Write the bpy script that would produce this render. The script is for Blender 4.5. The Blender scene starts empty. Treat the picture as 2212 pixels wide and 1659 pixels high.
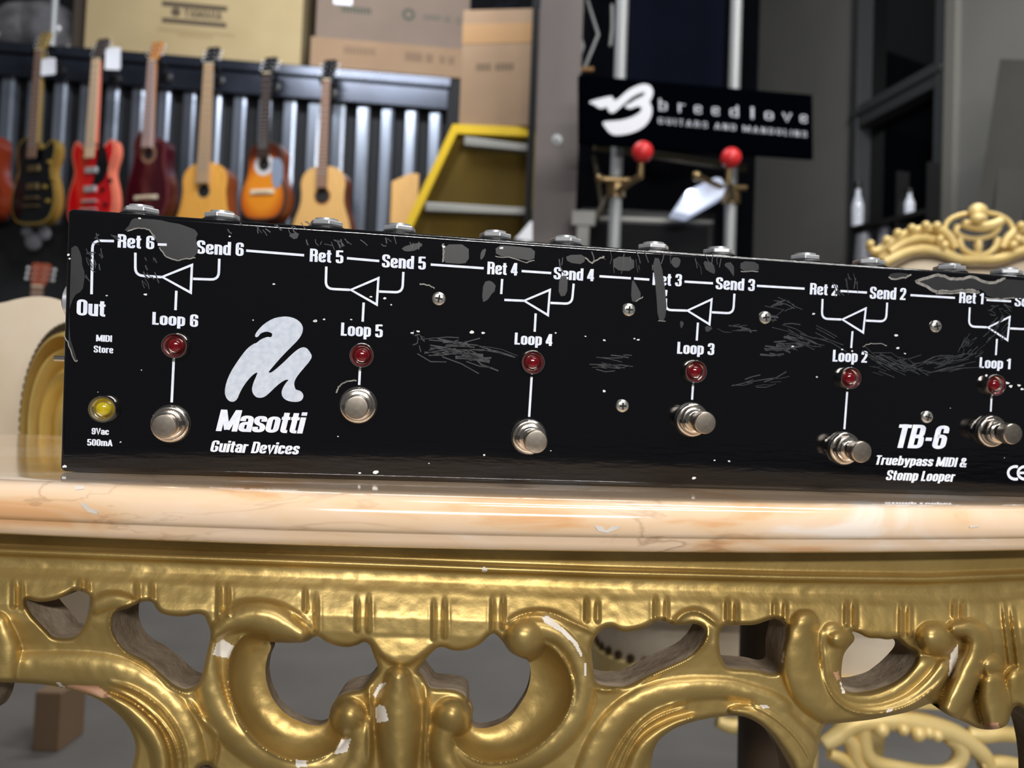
import bpy, bmesh, math, random
import numpy as np
from mathutils import Matrix, Vector

random.seed(7)
rng = np.random.default_rng(7)
SC = bpy.context.scene
COL = SC.collection
R_ = math.radians

# ------------------------------------------------------------------ camera, light, exposure
W2C = np.array([[0.9992284194257041, 0.03927551160722202, 0.0],
                [-0.0013706955878252836, 0.03487256892879262, 0.9993908270190957],
                [0.03925158602673971, -0.9986197164708384, 0.03489949670250097]])
FPX, CX, CY = 1661.0, 1106.0, 829.5
HC = 0.78                                   # lens height above the floor, metres
cam_d = bpy.data.cameras.new('camera')
cam = bpy.data.objects.new('camera', cam_d)
COL.objects.link(cam)
m = Matrix.Identity(4)
for r in range(3):
    m[r][0] = W2C[r][0]
    m[r][1] = -W2C[r][1]
    m[r][2] = -W2C[r][2]
m[2][3] = HC
cam.matrix_world = m
cam_d.sensor_width = 36.0
cam_d.sensor_fit = 'HORIZONTAL'
cam_d.lens = FPX / 2212.0 * 36.0
cam_d.clip_start = 0.02
cam_d.clip_end = 60
cam_d.dof.use_dof = True
cam_d.dof.focus_distance = 0.325
cam_d.dof.aperture_fstop = 10.0
SC.camera = cam

SC.view_settings.view_transform = 'Standard'
SC.view_settings.look = 'None'
SC.view_settings.gamma = 1.0
SC.view_settings.use_curve_mapping = False
SC.view_settings.exposure = 0.0

world = bpy.data.worlds.new('shop_interior')
SC.world = world
world.use_nodes = True
bg = world.node_tree.nodes['Background']
bg.inputs['Color'].default_value = (0.95, 0.97, 1.0, 1)
bg.inputs['Strength'].default_value = 0.10


def area_light(name, loc, target, sx, sy, power, color=(1, 1, 1)):
    d = bpy.data.lights.new(name, 'AREA')
    d.shape = 'RECTANGLE'
    d.size = sx
    d.size_y = sy
    d.energy = power
    d.color = color
    o = bpy.data.objects.new(name, d)
    COL.objects.link(o)
    o.location = loc
    dirv = Vector(target) - Vector(loc)
    o.rotation_euler = dirv.to_track_quat('-Z', 'Y').to_euler()
    return o


area_light('ceiling_tube_front', (0.45, -2.0, 1.80), (0.05, 0.35, 0.7), 1.5, 0.16, 68, (1.0, 0.975, 0.94))
area_light('fill_lamp_mid', (0.9, -0.2, 2.7), (0.75, 1.4, 0.9), 1.4, 0.14, 21, (1.0, 0.98, 0.95))  # unseen lamp, aimed to brighten the cream chair back
area_light('ceiling_tube_over', (0.42, 0.32, 2.6), (0.42, 0.34, 0.7), 1.0, 0.06, 8, (1.0, 0.99, 0.97))
area_light('fill_lamp_wall', (-0.75, 2.7, 3.5), (-1.4, 4.3, 2.0), 1.5, 0.12, 70, (0.93, 0.96, 1.0))  # unseen lamp, added to light the slats and boxes
area_light('fill_lamp_right', (1.3, 1.2, 3.3), (2.2, 3.2, 0.9), 1.2, 0.12, 58, (1.0, 0.99, 0.95))  # unseen lamp, added to lift the right wall


# ------------------------------------------------------------------ projection helpers
def ray(px, py):
    return W2C @ np.array([(px - CX) / FPX, (py - CY) / FPX, 1.0])


def at(px, py, Y):
    """the point at distance Y ahead of the lens that stands at this place of the view"""
    q = ray(px, py)
    q = q * (Y / q[1])
    return Vector((q[0], q[1], q[2] + HC))


# ------------------------------------------------------------------ materials
def lin(c):
    out = []
    for v in c:
        v = v / 255.0
        out.append(v / 12.92 if v <= 0.04045 else ((v + 0.055) / 1.055) ** 2.4)
    return tuple(out) + (1.0,)


def mat(name, rgb, rough=0.5, metal=0.0, rgb2=None, nscale=8.0, stretch=None, bump=0.0, bscale=40.0,
        coat=0.0, spec=0.5, emit=None, estr=0.0, ramp=(0.35, 0.65), rvar=0.0, trans=0.0):
    mt = bpy.data.materials.new(name)
    mt.use_nodes = True
    nt = mt.node_tree
    b = nt.nodes['Principled BSDF']
    b.inputs['Base Color'].default_value = lin(rgb)
    b.inputs['Roughness'].default_value = rough
    b.inputs['Metallic'].default_value = metal
    b.inputs['Specular IOR Level'].default_value = spec
    b.inputs['Coat Weight'].default_value = coat
    b.inputs['Coat Roughness'].default_value = 0.09
    b.inputs['Transmission Weight'].default_value = trans
    if emit:
        b.inputs['Emission Color'].default_value = lin(emit)
        b.inputs['Emission Strength'].default_value = estr
    tc = nt.nodes.new('ShaderNodeTexCoord')
    src = tc.outputs['Object']
    if stretch:
        mp = nt.nodes.new('ShaderNodeMapping')
        mp.inputs['Scale'].default_value = stretch
        nt.links.new(src, mp.inputs['Vector'])
        src = mp.outputs['Vector']
    if rgb2 or rvar:
        n = nt.nodes.new('ShaderNodeTexNoise')
        n.inputs['Scale'].default_value = nscale
        n.inputs['Detail'].default_value = 6
        nt.links.new(src, n.inputs['Vector'])
        if rgb2:
            cr = nt.nodes.new('ShaderNodeValToRGB')
            cr.color_ramp.elements[0].position = ramp[0]
            cr.color_ramp.elements[1].position = ramp[1]
            cr.color_ramp.elements[0].color = lin(rgb)
            cr.color_ramp.elements[1].color = lin(rgb2)
            nt.links.new(n.outputs['Fac'], cr.inputs['Fac'])
            nt.links.new(cr.outputs['Color'], b.inputs['Base Color'])
        if rvar:
            mr = nt.nodes.new('ShaderNodeMapRange')
            mr.inputs['To Min'].default_value = max(0.02, rough - rvar)
            mr.inputs['To Max'].default_value = rough + rvar
            nt.links.new(n.outputs['Fac'], mr.inputs['Value'])
            nt.links.new(mr.outputs['Result'], b.inputs['Roughness'])
    if bump:
        n2 = nt.nodes.new('ShaderNodeTexNoise')
        n2.inputs['Scale'].default_value = bscale
        n2.inputs['Detail'].default_value = 4
        nt.links.new(src, n2.inputs['Vector'])
        bp = nt.nodes.new('ShaderNodeBump')
        bp.inputs['Strength'].default_value = bump
        bp.inputs['Distance'].default_value = 0.002
        nt.links.new(n2.outputs['Fac'], bp.inputs['Height'])
        nt.links.new(bp.outputs['Normal'], b.inputs['Normal'])
    return mt


def marble_material():
    mt = mat('cream_peach_marble', (236, 208, 176), rough=0.12, coat=1.0)
    nt = mt.node_tree
    b = nt.nodes['Principled BSDF']
    tc = nt.nodes.new('ShaderNodeTexCoord')
    mp = nt.nodes.new('ShaderNodeMapping')
    mp.inputs['Scale'].default_value = (1.0, 1.5, 3.2)
    mp.inputs['Rotation'].default_value = (0, R_(4), 0)
    nt.links.new(tc.outputs['Object'], mp.inputs['Vector'])
    n = nt.nodes.new('ShaderNodeTexNoise')
    n.inputs['Scale'].default_value = 13
    n.inputs['Detail'].default_value = 8
    n.inputs['Distortion'].default_value = 0.8
    nt.links.new(mp.outputs['Vector'], n.inputs['Vector'])
    cr = nt.nodes.new('ShaderNodeValToRGB')
    e = cr.color_ramp.elements
    e[0].position = 0.36
    e[0].color = lin((224, 172, 122))
    e[1].position = 0.66
    e[1].color = lin((240, 226, 212))
    k = e.new(0.45)
    k.color = lin((232, 200, 164))
    k = e.new(0.58)
    k.color = lin((236, 208, 180))
    nt.links.new(n.outputs['Fac'], cr.inputs['Fac'])
    # thin brown veins
    n2 = nt.nodes.new('ShaderNodeTexNoise')
    n2.inputs['Scale'].default_value = 7
    n2.inputs['Detail'].default_value = 5
    n2.inputs['Distortion'].default_value = 1.6
    nt.links.new(mp.outputs['Vector'], n2.inputs['Vector'])
    v = nt.nodes.new('ShaderNodeValToRGB')
    ve = v.color_ramp.elements
    ve[0].position = 0.485
    ve[0].color = (0, 0, 0, 1)
    ve[1].position = 0.515
    ve[1].color = (0, 0, 0, 1)
    k = ve.new(0.5)
    k.color = (1, 1, 1, 1)
    nt.links.new(n2.outputs['Fac'], v.inputs['Fac'])
    n3 = nt.nodes.new('ShaderNodeTexNoise')
    n3.inputs['Scale'].default_value = 5
    nt.links.new(tc.outputs['Object'], n3.inputs['Vector'])
    v3 = nt.nodes.new('ShaderNodeValToRGB')
    v3.color_ramp.elements[0].position = 0.50
    v3.color_ramp.elements[0].color = (0, 0, 0, 1)
    v3.color_ramp.elements[1].position = 0.64
    v3.color_ramp.elements[1].color = (0.8, 0.8, 0.8, 1)
    nt.links.new(n3.outputs['Fac'], v3.inputs['Fac'])
    mu = nt.nodes.new('ShaderNodeMath')
    mu.operation = 'MULTIPLY'
    nt.links.new(v.outputs['Color'], mu.inputs[0])
    nt.links.new(v3.outputs['Color'], mu.inputs[1])
    mx = nt.nodes.new('ShaderNodeMix')
    mx.data_type = 'RGBA'
    nt.links.new(mu.outputs[0], mx.inputs[0])
    nt.links.new(cr.outputs['Color'], mx.inputs[6])
    mx.inputs[7].default_value = lin((150, 112, 84))
    nt.links.new(mx.outputs[2], b.inputs['Base Color'])
    b.inputs['Subsurface Weight'].default_value = 0.0
    return mt


M = {}
M['marble'] = marble_material()
M['gold'] = mat('worn_gilt_paint', (190, 164, 104), rough=0.44, metal=0.74, rgb2=(166, 140, 82), nscale=22, bump=0.10, bscale=260, rvar=0.08)
M['gold_pale'] = mat('pale_gilt_paint', (230, 206, 144), rough=0.45, metal=0.2, rgb2=(214, 186, 118), nscale=18)
M['gold_arm'] = mat('grooved_gilt_arm', (206, 180, 108), rough=0.40, metal=0.55, rgb2=(190, 160, 88), nscale=14)
M['dust'] = mat('dusty_raw_wood', (150, 134, 114), rough=0.9, rgb2=(112, 96, 76), nscale=60, bump=0.4, bscale=200)
M['gesso'] = mat('chipped_white_gesso', (222, 216, 208), rough=0.8, rgb2=(205, 195, 182), nscale=90)
M['rawwood'] = mat('exposed_pinkish_wood', (190, 150, 120), rough=0.8, rgb2=(160, 110, 84), nscale=70)
M['brownwood'] = mat('dark_brown_wood', (66, 50, 34), rough=0.6, rgb2=(50, 38, 26), nscale=30, stretch=(1, 1, 0.2))
M['black'] = mat('glossy_black_paint', (3, 3, 6), rough=0.09, spec=0.75, bump=0.03, bscale=500, stretch=(0.15, 1, 1))
M['chipgrey'] = mat('bare_dark_metal_patch', (38, 38, 41), rough=0.45, rgb2=(32, 32, 35), nscale=120)
M['chiplight'] = mat('flaked_paint_rim', (150, 148, 142), rough=0.5, rgb2=(110, 108, 104), nscale=300)
M['scuff'] = mat('grey_scuff', (62, 64, 68), rough=0.4, rgb2=(40, 42, 46), nscale=200)
M['spark'] = mat('bare_metal_nick', (225, 226, 228), rough=0.5)
M['print'] = mat('white_silkscreen_ink', (232, 238, 250), rough=0.55, rgb2=(214, 222, 240), nscale=260)
M['logoink'] = mat('silver_white_ink', (202, 210, 224), rough=0.6, rgb2=(184, 194, 210), nscale=420)
M['chrome'] = mat('polished_nickel', (214, 206, 196), rough=0.16, metal=1.0)
M['capmetal'] = mat('worn_nickel_cap', (190, 180, 168), rough=0.33, metal=1.0, rgb2=(168, 158, 146), nscale=400)
M['jackmetal'] = mat('bright_jack_metal', (226, 228, 232), rough=0.28, metal=0.75)
M['screw'] = mat('zinc_screw', (205, 203, 198), rough=0.30, metal=0.9)
M['slot'] = mat('dark_recess', (14, 13, 12), rough=0.7)
M['redled'] = mat('red_led_lens', (112, 3, 16), rough=0.12, coat=0.5, rgb2=(84, 2, 12), nscale=200)
M['redbowl'] = mat('pink_grey_reflector', (150, 92, 98), rough=0.35, metal=0.6, rgb2=(100, 26, 36), nscale=160)
M['yelled'] = mat('yellow_led_lens', (196, 176, 30), rough=0.12, coat=0.5, rgb2=(160, 138, 20), nscale=200)
M['yelbowl'] = mat('grey_reflector', (140, 136, 122), rough=0.25, metal=0.6)
M['cream'] = mat('cream_upholstery', (214, 200, 180), rough=0.75, rgb2=(196, 178, 152), nscale=9, bump=0.15, bscale=30)
M['nail'] = mat('dark_bronze_nailheads', (84, 70, 52), rough=0.35, metal=0.8)
M['floor'] = mat('grey_concrete_floor', (114, 111, 108), rough=0.6, rgb2=(104, 101, 98), nscale=3)
M['wallgrey'] = mat('grey_painted_wall', (120, 120, 118), rough=0.85, rgb2=(114, 114, 112), nscale=2)
M['wallpale'] = mat('pale_grey_trim', (118, 117, 112), rough=0.8)
M['darkwall'] = mat('dark_back_wall', (20, 22, 28), rough=0.9, rgb2=(14, 15, 20), nscale=2)
M['winframe'] = mat('charcoal_window_frame', (60, 62, 66), rough=0.5)
M['glass'] = mat('dark_night_glass', (8, 10, 14), rough=0.04, spec=0.5)
M['slat'] = mat('galvanised_grey_slat', (152, 160, 174), rough=0.30, metal=0.75, rgb2=(112, 119, 132), nscale=5, stretch=(1, 1, 0.15))
M['rail'] = mat('blue_grey_steel_rail', (50, 55, 66), rough=0.24, metal=0.6, rgb2=(40, 44, 54), nscale=4)
M['backing'] = mat('black_backing', (14, 16, 20), rough=0.8)
M['cardy'] = mat('yellowish_cardboard', (160, 142, 106), rough=0.85, rgb2=(153, 135, 99), nscale=4)
M['cardb'] = mat('brown_cardboard', (138, 113, 88), rough=0.85, rgb2=(131, 106, 82), nscale=4)
M['cardg'] = mat('greyish_brown_cardboard', (114, 98, 87), rough=0.85, rgb2=(108, 93, 82), nscale=4)
M['tape'] = mat('brown_packing_tape', (146, 108, 62), rough=0.45)
M['boxink'] = mat('dark_printed_ink', (74, 62, 46), rough=0.8)
M['boxinkg'] = mat('dark_green_printed_ink', (58, 66, 54), rough=0.8)
M['white'] = mat('white_paper', (226, 228, 236), rough=0.7)
M['yellow'] = mat('yellow_enamel', (214, 178, 20), rough=0.4)
M['olive'] = mat('dark_olive_panel', (84, 66, 14), rough=0.7, spec=0.15, rgb2=(74, 58, 14), nscale=4)
M['greybar'] = mat('brushed_grey_bar', (140, 140, 136), rough=0.4, metal=0.5)
M['column'] = mat('taupe_painted_steel', (96, 87, 85), rough=0.6, rgb2=(86, 78, 77), nscale=5, stretch=(1, 1, 0.3))
M['sign'] = mat('black_sign_board', (2, 3, 6), rough=0.9, spec=0.0)
M['signink'] = mat('white_sign_print', (214, 216, 226), rough=0.6)
M['signgrey'] = mat('grey_sign_print', (178, 180, 192), rough=0.6)
M['tube'] = mat('grey_steel_tube', (150, 152, 154), rough=0.5, metal=0.35)
M['red'] = mat('red_plastic_ball', (206, 40, 44), rough=0.4)
M['brass'] = mat('brass_fitting', (150, 128, 92), rough=0.3, metal=0.9)
M['navy'] = mat('dark_navy_cloth', (7, 8, 13), rough=0.95, spec=0.05, rgb2=(5, 6, 10), nscale=6)
M['blackplastic'] = mat('black_plastic', (14, 14, 16), rough=0.4)
M['blackcloth'] = mat('black_grille_cloth', (20, 20, 24), rough=0.9)
M['shadewhite'] = mat('lit_white_diffuser', (214, 222, 240), rough=0.25, emit=(205, 216, 245), estr=0.55)
M['glintglow'] = mat('lamp_glint', (255, 255, 255), emit=(225, 235, 255), estr=6.0)
M['reflection'] = mat('pale_reflection', (200, 206, 220), rough=0.1)
M['plastic'] = mat('crumpled_clear_plastic', (120, 118, 122), rough=0.2, rgb2=(72, 70, 72), nscale=7, bump=1.0, bscale=12)
# guitars
M['ebony'] = mat('dark_fingerboard', (52, 40, 34), rough=0.4)
M['rosewood'] = mat('rosewood_fingerboard', (128, 100, 84), rough=0.35)
M['maple'] = mat('pale_maple_fingerboard', (206, 178, 146), rough=0.3)
M['tanneck'] = mat('tan_fingerboard', (164, 136, 106), rough=0.3)
M['pinkneck'] = mat('greyish_pink_fingerboard', (160, 136, 130), rough=0.3)
M['gtrblack'] = mat('black_lacquer', (10, 11, 14), rough=0.15)
M['gtrgold'] = mat('gold_binding', (150, 124, 58), rough=0.35, metal=0.3)
M['gtrred'] = mat('bright_red_lacquer', (196, 16, 22), rough=0.18)
M['gtrbind'] = mat('salmon_edge_binding', (224, 120, 96), rough=0.3)
M['gtrmaroon'] = mat('maroon_lacquer', (58, 10, 20), rough=0.2)
M['maroonedge'] = mat('dull_maroon_binding', (96, 40, 44), rough=0.4)
M['spruce'] = mat('honey_spruce', (226, 166, 78), rough=0.3, rgb2=(214, 152, 66), nscale=20, stretch=(6, 1, 0.4))
M['spruce2'] = mat('pale_spruce', (212, 168, 104), rough=0.4, rgb2=(202, 158, 96), nscale=20, stretch=(6, 1, 0.4))
M['mahog'] = mat('reddish_mahogany', (116, 58, 28), rough=0.3)
M['redbrown'] = mat('red_brown_lacquer', (120, 44, 22), rough=0.25)
M['creamplastic'] = mat('ivory_plastic', (216, 202, 176), rough=0.4)


def sunburst_material():
    mt = mat('sunburst_lacquer', (205, 120, 30), rough=0.22)
    nt = mt.node_tree
    b = nt.nodes['Principled BSDF']
    tc = nt.nodes.new('ShaderNodeTexCoord')
    mp = nt.nodes.new('ShaderNodeMapping')
    mp.inputs['Location'].default_value = (0, 0, -1.05)
    mp.inputs['Scale'].default_value = (5.6, 0.0, 4.6)
    g = nt.nodes.new('ShaderNodeTexGradient')
    g.gradient_type = 'SPHERICAL'
    cr = nt.nodes.new('ShaderNodeValToRGB')
    e = cr.color_ramp.elements
    e[0].position = 0.0
    e[0].color = lin((70, 26, 10))
    e[1].position = 0.55
    e[1].color = lin((214, 132, 34))
    k = e.new(0.25)
    k.color = lin((176, 84, 20))
    nt.links.new(tc.outputs['Object'], mp.inputs['Vector'])
    nt.links.new(mp.outputs['Vector'], g.inputs['Vector'])
    nt.links.new(g.outputs['Fac'], cr.inputs['Fac'])
    nt.links.new(cr.outputs['Color'], b.inputs['Base Color'])
    mp.inputs['Location'].default_value = (0, 0, -0.16 * 4.6)
    return mt


M['sunburst'] = sunburst_material()

# ------------------------------------------------------------------ building helpers
MW = {}


def tag(o, label=None, cat=None, group=None, kind=None):
    if label:
        o['label'] = label
    if cat:
        o['category'] = cat
    if group:
        o['group'] = group
    if kind:
        o['kind'] = kind
    return o


def thing(name, label, cat, loc=(0, 0, 0), rz=0.0, group=None, matrix=None):
    o = bpy.data.objects.new(name, None)
    o.empty_display_size = 0.05
    COL.objects.link(o)
    mw = matrix if matrix is not None else Matrix.Translation(Vector(loc)) @ Matrix.Rotation(rz, 4, 'Z')
    o.matrix_world = mw
    MW[o.name] = mw.copy()
    return tag(o, label, cat, group)


def link_mesh(name, me, parent=None, loc=None):
    o = bpy.data.objects.new(name, me)
    COL.objects.link(o)
    if parent is not None:
        o.parent = parent
        MW[o.name] = MW[parent.name].copy() if loc is None else MW[parent.name] @ Matrix.Translation(Vector(loc))
    else:
        MW[o.name] = Matrix.Identity(4) if loc is None else Matrix.Translation(Vector(loc))
    if loc is not None:
        o.location = loc
    return o


class MB:
    def __init__(self):
        self.v = []
        self.f = []
        self.mi = []
        self.cur = 0

    def add(self, vs, fs):
        n = len(self.v)
        self.v += [tuple(p) for p in vs]
        self.f += [tuple(i + n for i in f) for f in fs]
        self.mi += [self.cur] * len(fs)
        return self

    def box(self, a, b):
        (x0, y0, z0), (x1, y1, z1) = a, b
        vs = [(x0, y0, z0), (x1, y0, z0), (x1, y1, z0), (x0, y1, z0), (x0, y0, z1), (x1, y0, z1), (x1, y1, z1), (x0, y1, z1)]
        return self.add(vs, [(3, 2, 1, 0), (4, 5, 6, 7), (0, 1, 5, 4), (1, 2, 6, 5), (2, 3, 7, 6), (3, 0, 4, 7)])

    def hexa(self, c):
        """eight corners: four of the front, four of the back in the same order"""
        return self.add(c, [(0, 1, 2, 3), (7, 6, 5, 4), (0, 4, 5, 1), (1, 5, 6, 2), (2, 6, 7, 3), (3, 7, 4, 0)])

    def tube(self, path, rad, n=12, cap=True, flat=None):
        P = [Vector(p) for p in path]
        if not isinstance(rad, (list, tuple)):
            rad = [rad] * len(P)
        up = Vector((0, 0, 1))
        vs = []
        prev = None
        for i, p in enumerate(P):
            t = (P[min(i + 1, len(P) - 1)] - P[max(i - 1, 0)]).normalized()
            if prev is None:
                a = up.cross(t)
                if a.length < 1e-3:
                    a = Vector((1, 0, 0)).cross(t)
                a.normalize()
            else:
                a = prev - t * prev.dot(t)
                if a.length < 1e-5:
                    a = Vector((1, 0, 0))
                a.normalize()
            prev = a
            b = t.cross(a)
            for k in range(n):
                an = 2 * math.pi * k / n
                o = a * (math.cos(an) * rad[i]) + b * (math.sin(an) * rad[i])
                if flat:
                    o = Vector((o.x * flat[0], o.y * flat[1], o.z * flat[2]))
                vs.append(p + o)
        fs = []
        for i in range(len(P) - 1):
            for k in range(n):
                k2 = (k + 1) % n
                fs.append((i * n + k, i * n + k2, (i + 1) * n + k2, (i + 1) * n + k))
        if cap:
            fs.append(tuple(range(n - 1, -1, -1)))
            fs.append(tuple((len(P) - 1) * n + k for k in range(n)))
        return self.add(vs, fs)

    def lathe(self, prof, n=32, c=(0, 0, 0), axis='z', wob=None, capa=True, capb=True):
        """prof: list of (radius, height)"""
        vs = []
        for (r, h) in prof:
            for k in range(n):
                an = 2 * math.pi * k / n
                rr = r * (1 + (wob(k) if wob else 0))
                x, y = rr * math.cos(an), rr * math.sin(an)
                if axis == 'z':
                    p = (c[0] + x, c[1] + y, c[2] + h)
                elif axis == 'y':
                    p = (c[0] + x, c[1] - h, c[2] + y)
                else:
                    p = (c[0] + h, c[1] + x, c[2] + y)
                vs.append(p)
        fs = []
        for i in range(len(prof) - 1):
            for k in range(n):
                k2 = (k + 1) % n
                fs.append((i * n + k, i * n + k2, (i + 1) * n + k2, (i + 1) * n + k))
        if capa:
            fs.append(tuple(range(n - 1, -1, -1)))
        if capb:
            fs.append(tuple((len(prof) - 1) * n + k for k in range(n)))
        return self.add(vs, fs)

    def ball(self, c, r, n=16):
        if not isinstance(r, (list, tuple)):
            r = (r, r, r)
        vs, fs = [], []
        h = n // 2
        for i in range(h + 1):
            th = math.pi * i / h
            for k in range(n):
                an = 2 * math.pi * k / n
                vs.append((c[0] + r[0] * math.sin(th) * math.cos(an), c[1] + r[1] * math.sin(th) * math.sin(an), c[2] + r[2] * math.cos(th)))
        for i in range(h):
            for k in range(n):
                k2 = (k + 1) % n
                fs.append((i * n + k, (i + 1) * n + k, (i + 1) * n + k2, i * n + k2))
        return self.add(vs, fs)

    def prism(self, pts, vec):
        """closed outline of 3-D points pushed along vec"""
        n = len(pts)
        vec = Vector(vec)
        vs = [Vector(p) for p in pts] + [Vector(p) + vec for p in pts]
        fs = [tuple(range(n)), tuple(range(2 * n - 1, n - 1, -1))]
        fs += [(i, i + n, (i + 1) % n + n, (i + 1) % n) for i in range(n)]
        return self.add(vs, fs)

    def build(self, name, mats, parent=None, world=False, smooth=None, bevel=None, fixn=True):
        me = self.mesh(name, mats, parent, world, smooth, fixn)
        o = link_mesh(name, me, parent)
        if bevel:
            b = o.modifiers.new('bevel', 'BEVEL')
            b.width = bevel
            b.segments = 5
            b.limit_method = 'ANGLE'
            b.angle_limit = R_(40)
            b.harden_normals = True
            me.polygons.foreach_set('use_smooth', [True] * len(me.polygons))
        return o

    def mesh(self, name, mats, parent=None, world=False, smooth=None, fixn=True):
        vs = self.v
        if world and parent is not None:
            inv = MW[parent.name].inverted()
            vs = [tuple(inv @ Vector(p)) for p in vs]
        me = bpy.data.meshes.new(name)
        me.from_pydata(vs, [], self.f)
        if not isinstance(mats, (list, tuple)):
            mats = [mats]
        for k in mats:
            me.materials.append(k)
        if any(self.mi):
            me.polygons.foreach_set('material_index', self.mi)
        if fixn:
            bm = bmesh.new()
            bm.from_mesh(me)
            bmesh.ops.recalc_face_normals(bm, faces=bm.faces)
            big = [f for f in bm.faces if len(f.verts) > 8]
            if big:
                bmesh.ops.triangulate(bm, faces=big)
            bm.to_mesh(me)
            bm.free()
        if smooth is not None:
            me.polygons.foreach_set('use_smooth', [True] * len(me.polygons))
            me.set_sharp_from_angle(angle=R_(smooth))
        me.update()
        return me


def chaikin(pts, it=2, closed=True):
    P = [np.array(p, float) for p in pts]
    for _ in range(it):
        Q = []
        n = len(P)
        if closed:
            for i in range(n):
                a, b = P[i], P[(i + 1) % n]
                Q += [a * .75 + b * .25, a * .25 + b * .75]
        else:
            Q.append(P[0])
            for i in range(n - 1):
                a, b = P[i], P[i + 1]
                Q += [a * .75 + b * .25, a * .25 + b * .75]
            Q.append(P[-1])
        P = Q
    return P


def round_poly(pts, r, closed=False, seg=5):
    """polyline with rounded corners"""
    P = [np.array(p, float) for p in pts]
    n = len(P)
    out = []
    rng_i = range(n)
    for i in rng_i:
        if not closed and i in (0, n - 1):
            out.append(P[i])
            continue
        a, b, c = P[i - 1], P[i], P[(i + 1) % n]
        u, v = a - b, c - b
        lu, lv = np.linalg.norm(u), np.linalg.norm(v)
        k = min(r, lu * .5, lv * .5)
        p0, p1 = b + u / lu * k, b + v / lv * k
        for s in range(seg + 1):
            t = s / seg
            out.append((1 - t) ** 2 * p0 + 2 * t * (1 - t) * b + t * t * p1)
    return out


def strip2d(pts, wx, wy, closed=False):
    """a pen stroke along a 2-D line: quads; the pen is wx wide across and wy tall"""
    P = []
    for p in pts:
        if not P or np.linalg.norm(np.array(p) - P[-1]) > 1e-7:
            P.append(np.array(p, float))
    if closed and np.linalg.norm(P[0] - P[-1]) < 1e-7:
        P.pop()
    n = len(P)
    L, Rr = [], []
    for i in range(n):
        if closed:
            d0, d1 = P[i] - P[i - 1], P[(i + 1) % n] - P[i]
        else:
            d0 = P[i] - P[i - 1] if i > 0 else P[1] - P[0]
            d1 = P[i + 1] - P[i] if i < n - 1 else d0
        d0 = d0 / (np.linalg.norm(d0) + 1e-12)
        d1 = d1 / (np.linalg.norm(d1) + 1e-12)
        n0, n1 = np.array([-d0[1], d0[0]]), np.array([-d1[1], d1[0]])
        mm = n0 + n1
        q = np.linalg.norm(mm)
        mm = mm / q if q > 1e-6 else n0
        k = min(1.0 / max(0.35, float(mm @ n0)), 1.8)
        off = np.array([mm[0] * wx, mm[1] * wy]) * k
        L.append(P[i] + off)
        Rr.append(P[i] - off)
    vs = L + Rr
    cnt = n if closed else n - 1
    fs = [(i, (i + 1) % n, n + (i + 1) % n, n + i) for i in range(cnt)]
    return vs, fs


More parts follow.
